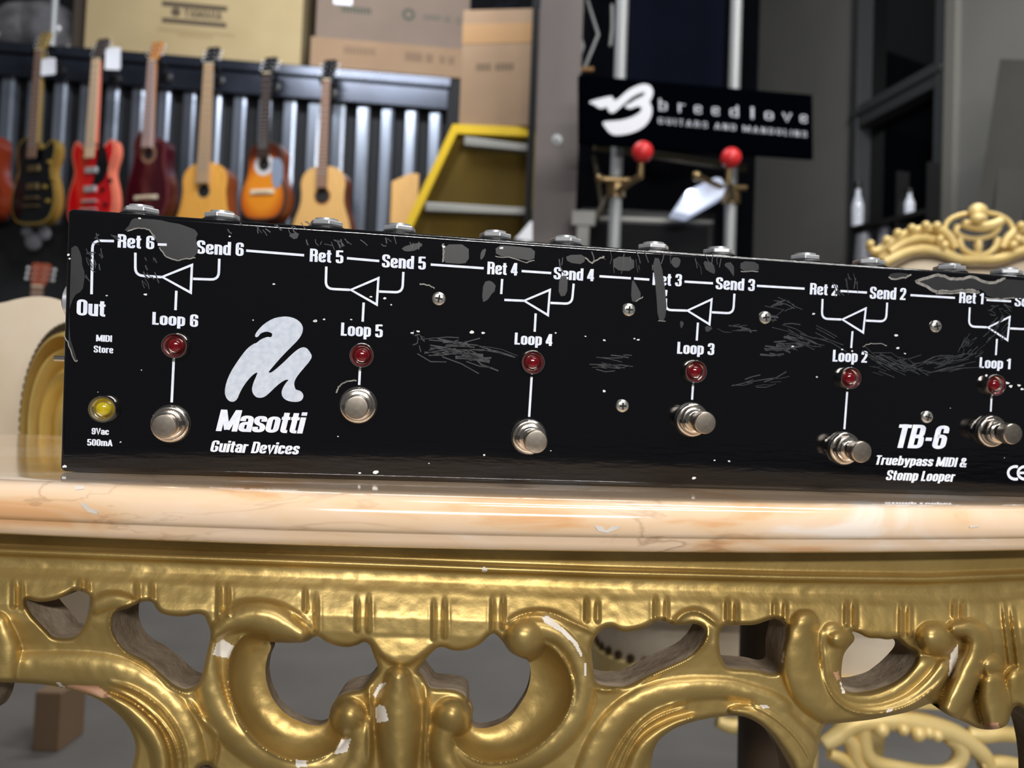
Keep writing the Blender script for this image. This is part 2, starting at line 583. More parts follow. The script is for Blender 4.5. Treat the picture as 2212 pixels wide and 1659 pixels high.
# ---- heavy condensed lettering drawn with a broad pen (cap height 1)
def glyphs():
    g = {}
    l, b, xt = .105, .07, .69
    r_ = .395
    C_ = True

    def o(*s):
        return list(s)
    x = .76
    g['o'] = (.50, [([(l, b), (r_, b), (r_, xt), (l, xt)], .17, C_)])
    g['e'] = (.50, [([(r_, .23), (r_, b), (l, b), (l, xt), (r_, xt), (r_, .37), (l, .37)], .15, False)])
    g['c'] = (.48, [([(r_ - .02, .27), (r_ - .02, b), (l, b), (l, xt), (r_ - .02, xt), (r_ - .02, .48)], .16, False)])
    g['n'] = (.50, [([(l, 0), (l, x)], 0, False), ([(l, .5), (l, xt), (r_, xt), (r_, 0)], .14, False)])
    g['m'] = (.79, [([(l, 0), (l, x)], 0, False), ([(l, .5), (l, xt), (r_, xt), (r_, 0)], .14, False), ([(r_, .5), (r_, xt), (r_ + .29, xt), (r_ + .29, 0)], .14, False)])
    g['u'] = (.50, [([(l, x), (l, b), (r_, b), (r_, .3)], .14, False), ([(r_, x), (r_, 0)], 0, False)])
    g['d'] = (.50, [([(l, b), (r_, b), (r_, xt), (l, xt)], .15, C_), ([(r_, 0), (r_, 1)], 0, False)])
    g['b'] = (.50, [([(l, b), (r_, b), (r_, xt), (l, xt)], .15, C_), ([(l, 0), (l, 1)], 0, False)])
    g['p'] = (.50, [([(l, b), (r_, b), (r_, xt), (l, xt)], .15, C_), ([(l, -.2), (l, x)], 0, False)])
    g['t'] = (.33, [([(.15, .95), (.15, b), (.32, b)], .12, False), ([(0, xt), (.32, xt)], 0, False)])
    g['r'] = (.36, [([(l, 0), (l, x)], 0, False), ([(l, .45), (l, .67), (.36, .67)], .12, False)])
    g['s'] = (.47, [([(.375, .50), (.375, xt), (l, xt), (l, .43), (.375, .32), (.375, b), (l, b), (l, .25)], .12, False)])
    g['a'] = (.49, [([(l, .50), (l, xt), (r_, xt), (r_, 0)], .15, False), ([(l, b), (r_, b), (r_, .40), (l, .40)], .12, C_)])
    g['i'] = (.21, [([(l, 0), (l, x)], 0, False), ([(l, .84), (l, 1)], 0, False)])
    g['l'] = (.21, [([(l, 0), (l, 1)], 0, False)])
    g['k'] = (.50, [([(l, 0), (l, 1)], 0, False), ([(r_, x), (.2, .4), (r_ + .03, 0)], 0, False)])
    g['v'] = (.50, [([(.07, x), (.25, .03), (.43, x)], 0, False)])
    g['y'] = (.50, [([(.07, x), (.25, .06)], 0, False), ([(.43, x), (.25, -.13), (.04, -.13)], .05, False)])
    R = .435
    g['R'] = (.55, [([(l, 0), (l, 1)], 0, False), ([(l, .93), (R, .93), (R, .51), (l, .51)], .15, False), ([(.3, .51), (R, .46), (R, 0)], .1, False)])
    g['S'] = (.54, [([(R, .68), (R, .93), (l, .93), (l, .58), (R, .42), (R, b), (l, b), (l, .32)], .14, False)])
    g['L'] = (.42, [([(l, 1), (l, 0)], 0, False), ([(l, b), (.41, b)], 0, False)])
    g['O'] = (.54, [([(l, b), (R, b), (R, .93), (l, .93)], .17, C_)])
    g['M'] = (.78, [([(.1, 0), (.1, 1)], 0, False), ([(.13, .98), (.39, .08)], 0, False), ([(.65, .98), (.39, .08)], 0, False), ([(.68, 0), (.68, 1)], 0, False)])
    g['I'] = (.21, [([(l, 0), (l, 1)], 0, False)])
    g['D'] = (.54, [([(l, 0), (l, 1)], 0, False), ([(l, .93), (R, .93), (R, b), (l, b)], .18, False)])
    g['T'] = (.48, [([(0, .92), (.48, .92)], 0, False), ([(.24, 0), (.24, 1)], 0, False)])
    g['B'] = (.55, [([(l, 0), (l, 1)], 0, False), ([(l, .93), (R - .01, .93), (R - .01, .51), (l, .51)], .14, False), ([(l, .50), (R + .01, .50), (R + .01, b), (l, b)], .14, False)])
    g['G'] = (.55, [([(R, .66), (R, .93), (l, .93), (l, b), (R, b), (R, .46), (.28, .46)], .15, False)])
    g['V'] = (.56, [([(.06, 1), (.28, .04), (.50, 1)], 0, False)])
    g['A'] = (.58, [([(.07, 0), (.29, .97)], 0, False), ([(.51, 0), (.29, .97)], 0, False), ([(.14, .26), (.44, .26)], 0, False)])
    g['U'] = (.54, [([(l, 1), (l, b), (R, b), (R, 1)], .16, False)])
    g['N'] = (.56, [([(l, 0), (l, 1)], 0, False), ([(.13, .97), (.42, .03)], 0, False), ([(.45, 0), (.45, 1)], 0, False)])
    g['H'] = (.55, [([(l, 0), (l, 1)], 0, False), ([(.445, 0), (.445, 1)], 0, False), ([(l, .5), (.44, .5)], 0, False)])
    g['Y'] = (.54, [([(.06, 1), (.27, .45)], 0, False), ([(.48, 1), (.27, .45)], 0, False), ([(.27, .5), (.27, 0)], 0, False)])
    g['E'] = (.45, [([(l, 0), (l, 1)], 0, False), ([(l, .93), (.44, .93)], 0, False), ([(l, .5), (.40, .5)], 0, False), ([(l, b), (.44, b)], 0, False)])
    g['6'] = (.52, [([(.415, .68), (.415, .93), (l, .93), (l, b), (.415, b), (.415, .54), (l + .03, .54)], .15, False)])
    g['9'] = (.52, [([(l, .32), (l, b), (.415, b), (.415, .93), (l, .93), (l, .46), (.385, .46)], .15, False)])
    g['5'] = (.52, [([(.48, .93), (l, .93)], 0, False), ([(l, .97), (l, .47)], 0, False), ([(l, .55), (.415, .58), (.415, b), (l, b), (l, .28)], .14, False)])
    g['4'] = (.52, [([(.35, 0), (.35, 1)], 0, False), ([(.31, .96), (.07, .27)], 0, False), ([(0, .25), (.50, .25)], 0, False)])
    g['3'] = (.52, [([(l, .70), (l, .93), (.415, .93), (.415, .53), (.2, .52)], .13, False), ([(.2, .52), (.415, .50), (.415, b), (l, b), (l, .30)], .13, False)])
    g['2'] = (.51, [([(l, .68), (l, .93), (.41, .93), (.41, .58), (.12, .1)], .14, False), ([(.02, b), (.49, b)], 0, False)])
    g['1'] = (.36, [([(.25, 0), (.25, 1)], 0, False), ([(.25, .92), (.02, .78)], 0, False)])
    g['0'] = (.53, [([(l, b), (.425, b), (.425, .93), (l, .93)], .17, C_)])
    g['-'] = (.30, [([(.03, .40), (.27, .40)], 0, False)])
    g['&'] = (.60, [([(.56, 0), (.12, .72), (.12, .93), (.38, .93), (.38, .68), (.08, .42), (.08, b), (.40, b), (.52, .42)], .12, False)])
    g[' '] = (.21, [])
    return g


GL = glyphs()


def text2d(s, pen=(.104, .07), gap=.045, spread=0.0):
    """list of (verts, faces) of the lettering and its width; cap height 1"""
    x = 0.0
    out = []
    for ch in s:
        w, strokes = GL[ch]
        for pts, r, cl in strokes:
            P = [(p[0] + x, p[1]) for p in pts]
            if r:
                P = round_poly(P, r, cl)
            out.append(strip2d(P, pen[0], pen[1], cl))
        x += w + gap + spread
    return out, x - gap - spread


# ================================================================== THE ROOM
def plane_obj(name, pts, m_, thick_vec):
    b = MB()
    b.prism(pts, thick_vec)
    o = b.build(name, m_)
    o['kind'] = 'structure'
    return o


# right wall: runs back at an angle, holding a tall dark window
WA = Vector((0.436 * 4.2, 4.2, 0))                 # window's far jamb
WD = Vector((0.2290, -0.9734, 0)).normalized()     # towards the camera
WN = Vector((-WD.y, WD.x, 0))                      # away from the room is +, fixed below
WN = Vector((0.9734, 0.2290, 0))


def wl(s, z, out=0.0):
    p = WA + WD * s + WN * out
    return Vector((p.x, p.y, z))


b = MB()
b.box((-6, -3.0, -0.08), (4.5, 6.4, 0))
b.build('floor', M['floor'])['kind'] = 'structure'
b = MB()
b.box((-6, 6.0, 0), (1.6, 6.12, 4.2))
b.build('wall_back', M['darkwall'])['kind'] = 'structure'
WIN0, WIN1 = 0.0, 0.66      # window span along the wall
b = MB()
T = 0.16


def wallpiece(s0, s1, z0, z1, bb):
    bb.hexa([wl(s0, z0), wl(s1, z0), wl(s1, z1), wl(s0, z1), wl(s0, z0, T), wl(s1, z0, T), wl(s1, z1, T), wl(s0, z1, T)])


wallpiece(-1.95, WIN0, 0, 4.2, b)
wallpiece(WIN1, 3.2, 0, 4.2, b)
wallpiece(WIN0, WIN1, 3.9, 4.2, b)
b.build('wall_right', M['wallgrey'])['kind'] = 'structure'
# window frame with one sloping-in-view transom, mullions and two panes
b = MB()


def bar(s0, s1, z0, z1, o0, o1, bb):
    bb.hexa([wl(s0, z0, o0), wl(s1, z0, o0), wl(s1, z1, o0), wl(s0, z1, o0), wl(s0, z0, o1), wl(s1, z0, o1), wl(s1, z1, o1), wl(s0, z1, o1)])


bar(WIN0, WIN0 + .055, 0, 3.9, -.02, .10, b)
bar(WIN1 - .055, WIN1, 0, 3.9, -.02, .10, b)
bar(WIN0, WIN1, 2.40, 2.52, -.015, .09, b)
bar(WIN0, WIN1, 2.46, 2.49, -.03, .09, b)
bar(WIN0, WIN1, 3.84, 3.9, -.02, .10, b)
bar(WIN0, WIN1, 0.0, 0.12, -.02, .10, b)
w1 = b.build('window_1', M['winframe'], bevel=.004)
w1['kind'] = 'structure'
for z0, z1 in ((.12, 2.40), (2.52, 3.84)):
    b = MB()
    bar(WIN0 + .055, WIN1 - .055, z0, z1, .07, .078, b)
    g_ = b.build('pane', M['glass'], w1)
b = MB()
bar(WIN1 + .02, WIN1 + .09, 0, 4.1, -.035, 0, b)
b.build('trim_1', M['wallpale'], bevel=.006)['kind'] = 'structure'

# dark board added in place of a soft shadow on the right wall
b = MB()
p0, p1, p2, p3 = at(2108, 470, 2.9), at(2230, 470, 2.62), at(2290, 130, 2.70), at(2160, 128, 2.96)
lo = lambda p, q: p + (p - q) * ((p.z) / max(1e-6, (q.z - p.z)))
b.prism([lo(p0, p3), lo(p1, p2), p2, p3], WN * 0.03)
tag(b.build('shadow_board', mat('shadow_grey', (70, 69, 66), rough=0.8, rgb2=(64, 63, 60), nscale=3)),
    'dark grey board standing in for a soft shadow on the right wall behind the gilt chair', 'board')

# ================================================================== SLATTED CONTAINER WALL, LEFT
P0 = Vector((-2.911, 4.2, 0))
P1 = Vector((-0.425, 4.45, 0))
CD = (P1 - P0).normalized()
CN = Vector((-CD.y, CD.x, 0))       # into the wall
ROOF = 2.70


def cw(s, z, o=0.0):
    p = P0 + CD * s + CN * o
    return Vector((p.x, p.y, z))


CL = (P1 - P0).length
ct = thing('slatted_container', 'dark steel container with upright grey slats and a rail along the top, boxes on it', 'container', (P0.x, P0.y, 0))


def cbox(s0, s1, z0, z1, o0, o1, bb):
    bb.hexa([cw(s0, z0, o0), cw(s1, z0, o0), cw(s1, z1, o0), cw(s0, z1, o0), cw(s0, z0, o1), cw(s1, z0, o1), cw(s1, z1, o1), cw(s0, z1, o1)])


b = MB()
s = -0.55
slat_pos = []
k = 0
while s < CL - .10:
    w = .088
    # a shallow folded slat: two bevelled flanks and a flat face
    pro = [(0, .045), (.014, .004), (.014 + .05, 0), (w - .008, .006), (w, .045)]
    vs = [cw(s + a, 1.70, o) for a, o in pro] + [cw(s + a, ROOF - .16, o) for a, o in pro]
    n = len(pro)
    b.add(vs, [(i, i + 1, n + i + 1, n + i) for i in range(n - 1)])
    s += .139
b.build('slat_panel', M['slat'], ct, world=True, fixn=False)
b = MB()
cbox(-.7, CL + .02, .25, ROOF - .05, .06, .12, b)
b.build('backing_panel', M['backing'], ct, world=True)
b = MB()
cbox(-.7, CL + .03, 0.0, 1.72, .0, .05, b)
b.build('lower_panel', M['backing'], ct, world=True, bevel=.004)
b = MB()
cbox(-.7, CL, ROOF - .185, ROOF - .06, -.03, .10, b)
cbox(-.7, CL, ROOF - .06, ROOF, -.05, .10, b)
b.build('top_rail', M['rail'], ct, world=True, bevel=.008)
b = MB()
cbox(-.7, CL + .04, ROOF - .04, ROOF - .001, .08, 1.3, b)
b.build('roof', M['rail'], ct, world=True)
b = MB()
cbox(CL - .02, CL + .06, 0, ROOF - .005, -.04, .12, b)
b.build('corner_post', M['backing'], ct, world=True, bevel=.006)


# ------------------------------------------------------------------ cardboard boxes
def box_local(s0, z0, w, h, d, front):
    """matrix of a box standing on the container roof, its front lower left at s0"""
    p = cw(s0, z0, front)
    mm = Matrix.Identity(4)
    mm.col[0][:3] = CD
    mm.col[1][:3] = CN
    mm.col[3][:3] = p
    return mm


def marks(parent, name, quads, m_, y=-.0012):
    bb = MB()
    for (x0, z0, x1, z1) in quads:
        bb.add([(x0, y, z0), (x1, y, z0), (x1, y, z1), (x0, y, z1)], [(0, 1, 2, 3)])
    return bb.build(name, m_, parent, fixn=False)


def flat_text(parent, name, s_, x0, z0, width, height, m_, y=-.0013, pen=(.1, .07), spread=0.0):
    ss, w = text2d(s_, pen=pen, spread=spread)
    bb = MB()
    for i_, (vs, fs) in enumerate(ss):
        bb.add([(x0 + p[0] / w * width, y - (i_ % 5) * 3e-5, z0 + p[1] * height) for p in vs], fs)
    return bb.build(name, m_, parent, fixn=False)


def carton(label, mat_, mm, w, h, d, flaps=True):
    t = thing('cardboard_box', label, 'box', matrix=mm, group='cardboard boxes stacked at the left')
    bb = MB()
    bb.box((0, 0, 0), (w, d, h))
    bb.build('carton', mat_, t, bevel=.004)
    return t


def s_of(px, py=110):
    """distance along the container front at this place of the view"""
    q = ray(px, py)
    # P0 + CD s = k q (xy)
    A = np.array([[CD.x, -q[0]], [CD.y, -q[1]]])
    sol = np.linalg.solve(A, -np.array([P0.x, P0.y]))
    return sol[0], sol[1] * q[2] + HC


sa, _ = s_of(189, 90)
sb, _ = s_of(652, 125)
bw = sb - sa
t = carton('wide yellowish cardboard box with printed stripes, on the container roof at left', M['cardy'], box_local(sa, ROOF, bw, .75, .5, -.04), bw, .78, .5)
mpx = bw / 463.0


def bx(px, py):
    s_, z_ = s_of(px, py)
    return s_ - sa, z_ - ROOF


x0, z0 = bx(355, 20)
x1, z1 = bx(496, 12)
marks(t, 'printed_stripe', [(x0, z0 - .002, x1, z0 + .028)], M['boxink'])
x0b, z0b = bx(355, 56)
marks(t, 'printed_stripe', [(x0b, z0b, x1, z0b + .028)], M['boxink'])
xt_, zt_ = bx(402, 45)
xe_, _ = bx(484, 45)
flat_text(t, 'printed_lettering', 'YAMAHA', xt_, zt_, xe_ - xt_, .052, M['boxink'], pen=(.085, .06))
bb = MB()
cxx, czz = bx(385, 34)
bb.lathe([(.0, 0), (.026, 0)], 20, (cxx, -.0012, czz), 'y', capa=False, capb=False)
bb.build('printed_emblem', M['boxink'], t, fixn=False)
q_ = []
xs_, zs_ = bx(347, 74)
for i in range(24):
    q_.append((xs_ + i * .0175, zs_, xs_ + i * .0175 + .012, zs_ + .020))
xs_, zs_ = bx(390, 85)
for i in range(11):
    q_.append((xs_ + i * .0175, zs_, xs_ + i * .0175 + .012, zs_ + .016))
marks(t, 'printed_small_marks', q_, mat('faded_ink', (140, 120, 84), rough=.8))

# middle: a low brown box with a bigger greyish one on it
sa, zb = s_of(672, 133)
sb, _ = s_of(1006, 165)
bw = sb - sa
hl = .175
t = carton('low brown cardboard box on the container roof, under the greyish box', M['cardb'], box_local(sa, ROOF, bw, hl, .5, -.045), bw, hl, .5)
q_ = []
x0, z0 = bx(745, 122)
for i in range(9):
    q_.append((x0 + i * .020, z0, x0 + i * .020 + .014, z0 + .040))
x0, z0 = bx(875, 138)
q_ += [(x0, z0, x0 + .10, z0 + .05), (x0 + .12, z0, x0 + .16, z0 + .05), (x0 + .2, z0, x0 + .23, z0 + .045), (x0 + .25, z0, x0 + .285, z0 + .045)]
marks(t, 'printed_marks', q_, mat('brown_ink', (110, 88, 68), rough=.8))
x0, z0 = bx(888, 150)
sa2, _ = s_of(684, 60)
sb2, _ = s_of(1012, 95)
t2 = carton('greyish-brown cardboard box with a white label, on top of the low brown box', M['cardg'], box_local(sa2, ROOF + hl, sb2 - sa2, .62, .5, -.035), sb2 - sa2, .62, .5)
sa = sa2


def bx2(px, py):
    s_, z_ = s_of(px, py)
    return s_ - sa2, z_ - ROOF - hl


x0, z0 = bx2(722, 15)
marks(t2, 'white_label', [(x0, z0, x0 + .105, z0 + .11)], M['white'])
x0, z0 = bx2(740, 32)
marks(t2, 'printed_marks', [(x0 + i * .019, z0, x0 + i * .019 + .013, z0 + .035) for i in range(9)], M['boxinkg'])
bb = MB()
cxx, czz = bx2(883, 38)
bb.lathe([(.020, 0), (.036, 0)], 24, (cxx, -.0012, czz), 'y', capa=False, capb=False)
bb.build('printed_ring', M['boxinkg'], t2, fixn=False)
x0, z0 = bx2(915, 48)
marks(t2, 'printed_marks', [(x0, z0, x0 + .10, z0 + .03), (x0 + .12, z0 - .005, x0 + .155, z0 + .03), (x0 + .19, z0 - .01, x0 + .215, z0 + .03)], mat('grey_ink', (92, 84, 74), rough=.8))

# plastic wrapped bundle and a dark case on the roof at far left
bb = MB()
for (px, py, rr) in ((0, 60, .20), (48, 45, .21), (92, 58, .14)):
    s_, z_ = s_of(px, py)
    p = cw(s_, ROOF + rr * .92, .26)
    bb.ball(p, (rr, rr * .8, rr * .9), 18)
o = bb.build('plastic_bundle', M['plastic'], None, smooth=80)
tag(o, 'crumpled clear plastic bundle on the container roof, left of the wide yellowish box', 'bundle')
s_, z_ = s_of(181, 60)
bb = MB()
bb.hexa([cw(s_ - .07, ROOF, .01), cw(s_ + .02, ROOF, .01), cw(s_ + .02, ROOF + .5, .01), cw(s_ - .07, ROOF + .5, .01),
         cw(s_ - .07, ROOF, .45), cw(s_ + .02, ROOF, .45), cw(s_ + .02, ROOF + .5, .45), cw(s_ - .07, ROOF + .5, .45)])
tag(bb.build('flat_case', mat('dark_brown_case', (60, 48, 38), rough=.7), None, bevel=.01), 'narrow dark brown case standing on edge beside the wide yellowish box', 'case')
# grey upright tube above the first guitar
a_ = at(104, 75, 4.12)
bb = MB()
bb.tube([(a_.x, a_.y + .04, ROOF - .02), (a_.x, a_.y + .04, ROOF + .6)], .019, 12)
tag(bb.build('steel_pipe', M['tube'], None, smooth=50), 'thin pale steel pipe rising from the rail above the black guitar', 'pipe')


# ================================================================== GUITARS
def outline(kind, L, w1, ww, w2, cut=None):
    """half outline of a guitar body: from the bottom (0) to the top (L)"""
    # heights as fractions
    pts = [(0.0, 0.0), (0.16, .0), (.36, .03), (.47, .14), (.5, .28), (.46, .42), (.40, .52), (ww / w1 * .5, .61)]
    R = []
    for (x, z) in pts:
        R.append((x * w1, z * L))
    up = [(w2 * .47, .72 * L), (w2 * .5, .82 * L), (w2 * .46, .91 * L), (w2 * .33, .975 * L), (w2 * .15, L), (0, L)]
    right = R + up
    left = [(-x, z) for (x, z) in right]
    if cut in ('right', 'both'):
        upc = [(w2 * .47, .70 * L), (w2 * .52, .80 * L), (w2 * .50, .89 * L), (w2 * .43, .95 * L), (w2 * .36, .93 * L), (w2 * .22, .86 * L), (w2 * .10, .86 * L), (0, .90 * L)] if kind == 'electric' else \
              [(w2 * .47, .70 * L), (w2 * .5, .78 * L), (w2 * .42, .88 * L), (w2 * .22, .86 * L), (w2 * .12, .88 * L), (0, .95 * L)]
        right = R + upc
    if cut == 'both':
        left = [(-x, z) for (x, z) in right]
    pts = right + left[::-1][1:-1]
    return [tuple(p) for p in chaikin(pts, 2, True)]


def offset_outline(o, d):
    P = [np.array(p) for p in o]
    n = len(P)
    out = []
    area = sum(P[i][0] * P[(i + 1) % n][1] - P[(i + 1) % n][0] * P[i][1] for i in range(n))
    sg = 1 if area > 0 else -1
    for i in range(n):
        t_ = P[(i + 1) % n] - P[i - 1]
        t_ = t_ / (np.linalg.norm(t_) + 1e-9)
        nn = np.array([t_[1], -t_[0]]) * sg
        out.append(tuple(P[i] - nn * d))
    return out


def guitar(name, label, kind, cx, y_top, y_nut, y_body, body_len, w1, ww, w2, depth, mats, Y=4.08, yaw=0.0, cut=None,
           hole=None, bridge=None, pick=None, neck_w=.05, lean=0.0, extra=None, group='guitars hanging on the container wall', cat='guitar'):
    """cx: place of the body axis in the view at y_body; lengths in metres; local origin at the bottom of the body"""
    pb = at(cx, y_body, Y)
    pn = at(cx + (y_body - y_nut) * .045, y_nut, Y)
    pt = at(cx, y_top, Y)
    zb = pb.z - body_len
    t = thing(name, label, cat, (pb.x, pb.y, zb), yaw + lean * 0, group)
    top_m, side_m, fb_m, head_m, bind_m = mats
    out = outline(kind, body_len, w1, ww, w2, cut)
    # sides and back
    bb = MB()
    bb.prism([(x, 0, z) for x, z in out], (0, depth, 0))
    body = bb.build('body', side_m, t, smooth=50)
    # soundboard, slightly smaller
    ins = offset_outline(out, .007)
    n = len(out)
    bb = MB()
    bb.prism([(x, -.0045, z) for x, z in ins], (0, .004, 0))
    bb.build('soundboard' if kind != 'electric' else 'body_top', top_m, t)
    # binding rim
    bb = MB()
    ins2 = offset_outline(out, .011)
    vs = [(x, -.004, z) for x, z in out] + [(x, -.0058, z) for x, z in ins2]
    bb.add(vs, [(i, (i + 1) % n, n + (i + 1) % n, n + i) for i in range(n)])
    vs = [(x, -.004, z) for x, z in out] + [(x, .012, z) for x, z in out]
    bb.add(vs, [(i, (i + 1) % n, n + (i + 1) % n, n + i) for i in range(n)])
    bb.build('binding', bind_m, t, fixn=False, smooth=50)
    zn = pn.z - zb
    zt = pt.z - zb
    fb0 = body_len - (.13 if kind == 'electric' else .12)
    if hole:
        fb0 = hole[1] + hole[0]
    bb = MB()
    hw0, hw1 = neck_w * .56, neck_w * .44
    bb.hexa([(-hw0, -.026, body_len - .05), (hw0, -.026, body_len - .05), (hw1, -.020, zn), (-hw1, -.020, zn),
             (-hw0 * .6, .012, body_len - .05), (hw0 * .6, .012, body_len - .05), (hw1 * .6, .008, zn), (-hw1 * .6, .008, zn)])
    bb.build('neck', head_m if kind != 'electric' else side_m, t, bevel=.006)
    bb = MB()
    bb.hexa([(-hw0, -.031, fb0), (hw0, -.031, fb0), (hw1, -.026, zn), (-hw1, -.026, zn),
             (-hw0, -.0262 if kind == 'electric' else -.003, fb0), (hw0, -.0262 if kind == 'electric' else -.003, fb0), (hw1, -.020, zn), (-hw1, -.020, zn)])
    fb = bb.build('fingerboard', fb_m, t)
    # frets
    bb = MB()
    L_ = (zn - fb0) * 1.33
    for i in range(1, 20):
        z = zn - L_ * (1 - 2 ** (-i / 12))
        if z < fb0 + .01:
            break
        f_ = (z - fb0) / (zn - fb0)
        hw = hw0 + (hw1 - hw0) * f_
        yy = -.031 + .005 * f_ - .0012
        bb.box((-hw, yy, z - .0012), (hw, yy + .001, z + .0012))
    bb.build('frets', M['jackmetal'], fb)
    bb = MB()
    bb.box((-hw1, -.029, zn - .002), (hw1, -.019, zn + .004))
    bb.build('nut', M['creamplastic'], t)
    # headstock tilted back
    hl_ = zt - zn
    bb = MB()
    prof = [(-.022, 0), (-.034, .25), (-.038, .9), (-.02, .97), (0, .94), (.02, .97), (.038, .9), (.034, .25), (.022, 0)]
    bb.prism([(x, -.018 + .28 * z * hl_, zn + .003 + z * hl_) for x, z in prof], (0, .015, 0))
    hd = bb.build('headstock', head_m, t, bevel=.002)
    for sgn in (-1, 1):
        for j in range(3):
            bb = MB()
            z = zn + hl_ * (.3 + .22 * j)
            yy = -.012 + .28 * (.3 + .22 * j) * hl_
            bb.tube([(sgn * .034, yy, z), (sgn * .047, yy, z)], .003, 8)
            bb.ball((sgn * .052, yy, z), (.006, .004, .008), 10)
            bb.tube([(sgn * .018, yy - .012, z), (sgn * .018, yy, z)], .004, 8)
            bb.build('tuning_peg', M['jackmetal'], t, smooth=50)
    if hole:
        bb = MB()
        bb.lathe([(hole[0], .0052), (hole[0] * .98, .0055)], 28, (hole[2] if len(hole) > 2 else 0, 0, hole[1]), 'y')
        bb.build('sound_hole', M['slot'], t)
        bb = MB()
        rs = extra.get('rosette', 1.22) if extra else 1.22
        bb.lathe([(hole[0] * 1.02, .005), (hole[0] * rs, .005)], 28, (0, 0, hole[1]), 'y', capa=False, capb=False)
        bb.build('rosette', (extra or {}).get('rosette_m', M['mahog']), t, fixn=False)
    if bridge:
        bb = MB()
        bb.box((-bridge[0] / 2, -.014, bridge[1] - bridge[2] / 2), (bridge[0] / 2, -.004, bridge[1] + bridge[2] / 2))
        br = bb.build('bridge', bridge[3], t, bevel=.003)
        bb = MB()
        bb.box((-bridge[0] * .3, -.018, bridge[1] - .004), (bridge[0] * .3, -.0135, bridge[1] + .004))
        bb.build('saddle', M['creamplastic'], br)
    if pick:
        bb = MB()
        bb.prism([(x, -.0062, z) for x, z in chaikin(pick[0], 1)], (0, .0018, 0))
        bb.build('pickguard', pick[1], t)
    if kind == 'electric':
        for z in (body_len * .62, body_len * .42):
            bb = MB()
            bb.box((-.038, -.016, z - .016), (.038, -.004, z + .016))
            bb.build('pickup', (extra or {}).get('pickup_m', M['jackmetal']), t, bevel=.003)
        bb = MB()
        bb.box((-.045, -.02, body_len * .29 - .006), (.045, -.005, body_len * .29 + .006))
        bb.box((-.05, -.02, body_len * .2 - .005), (.05, -.005, body_len * .2 + .005))
        bb.build('tailpiece', (extra or {}).get('pickup_m', M['jackmetal']), t, bevel=.002)
        for (kx, kz) in ((.10, .30), (.125, .22), (.08, .18), (.105, .11)):
            bb = MB()
            bb.lathe([(.011, 0.004), (.011, .012), (.009, .018)], 14, (kx, 0, kz * body_len / .44), 'y')
            bb.build('control_knob', (extra or {}).get('knob_m', M['gtrgold']), t, smooth=40)
    return t, Vector((pn.x, pn.y, pn.z)), Vector((pb.x, pb.y, zt + zb))


def hanger(px, py, Y, label):
    """black wall arm with a padded yoke, fixed to the rail"""
    p = at(px, py, Y)
    # wall point behind
    A = np.array([[CD.x, -CN.x], [CD.y, -CN.y]])
    sol = np.linalg.solve(A, np.array([p.x - P0.x, p.y - P0.y]))
    w_ = cw(sol[0], p.z, -.03)
    t = thing('guitar_hanger', label, 'hanger', (w_.x, w_.y, p.z), 0, 'black guitar hangers along the rail')
    bb = MB()
    bb.lathe([(.035, 0), (.035, .012), (.02, .018)], 20, (w_.x, w_.y, p.z), 'y')
    bb.build('wall_plate', M['blackplastic'], t, world=True, smooth=40)
    bb = MB()
    c = Vector((p.x, p.y + .02, p.z))
    bb.tube([w_, c + Vector((0, .03, 0))], .009, 10)
    bb.build('arm', M['blackplastic'], t, world=True, smooth=50)
    bb = MB()
    for sgn in (-1, 1):
        bb.tube([c + Vector((0, .03, 0)), c + Vector((sgn * .036, .02, 0)), c + Vector((sgn * .038, -.02, .002)), c + Vector((sgn * .036, -.045, .012))], .009, 10)
    bb.build('yoke', M['blackplastic'], t, world=True, smooth=50)
    return t


def price_tag(px0, py0, px1, py1, Y, label, skew=0.0):
    a, c = at(px0, py0, Y), at(px1, py1, Y)
    bb = MB()
    w_ = c.x - a.x
    h_ = a.z - c.z
    pts = [(0, 0, 0), (w_ * .92, 0, skew), (w_, -.004, h_ * .12 + skew), (w_ * .95, -.008, h_), (w_ * .5, -.006, h_ * 1.03), (0, 0, h_ * .93)]
    t = thing('price_tag', label, 'tag', (a.x, a.y, c.z), 0, 'paper tags on the guitars')
    bb.prism(pts, (0, .0025, 0))
    bb.build('paper_card', M['white'], t)
    bb = MB()
    bb.tube([(w_ * .45, .001, h_ * .98), (w_ * .2, .004, h_ * 1.5)], .0012, 6)
    bb.build('string', M['creamplastic'], t)
    return t


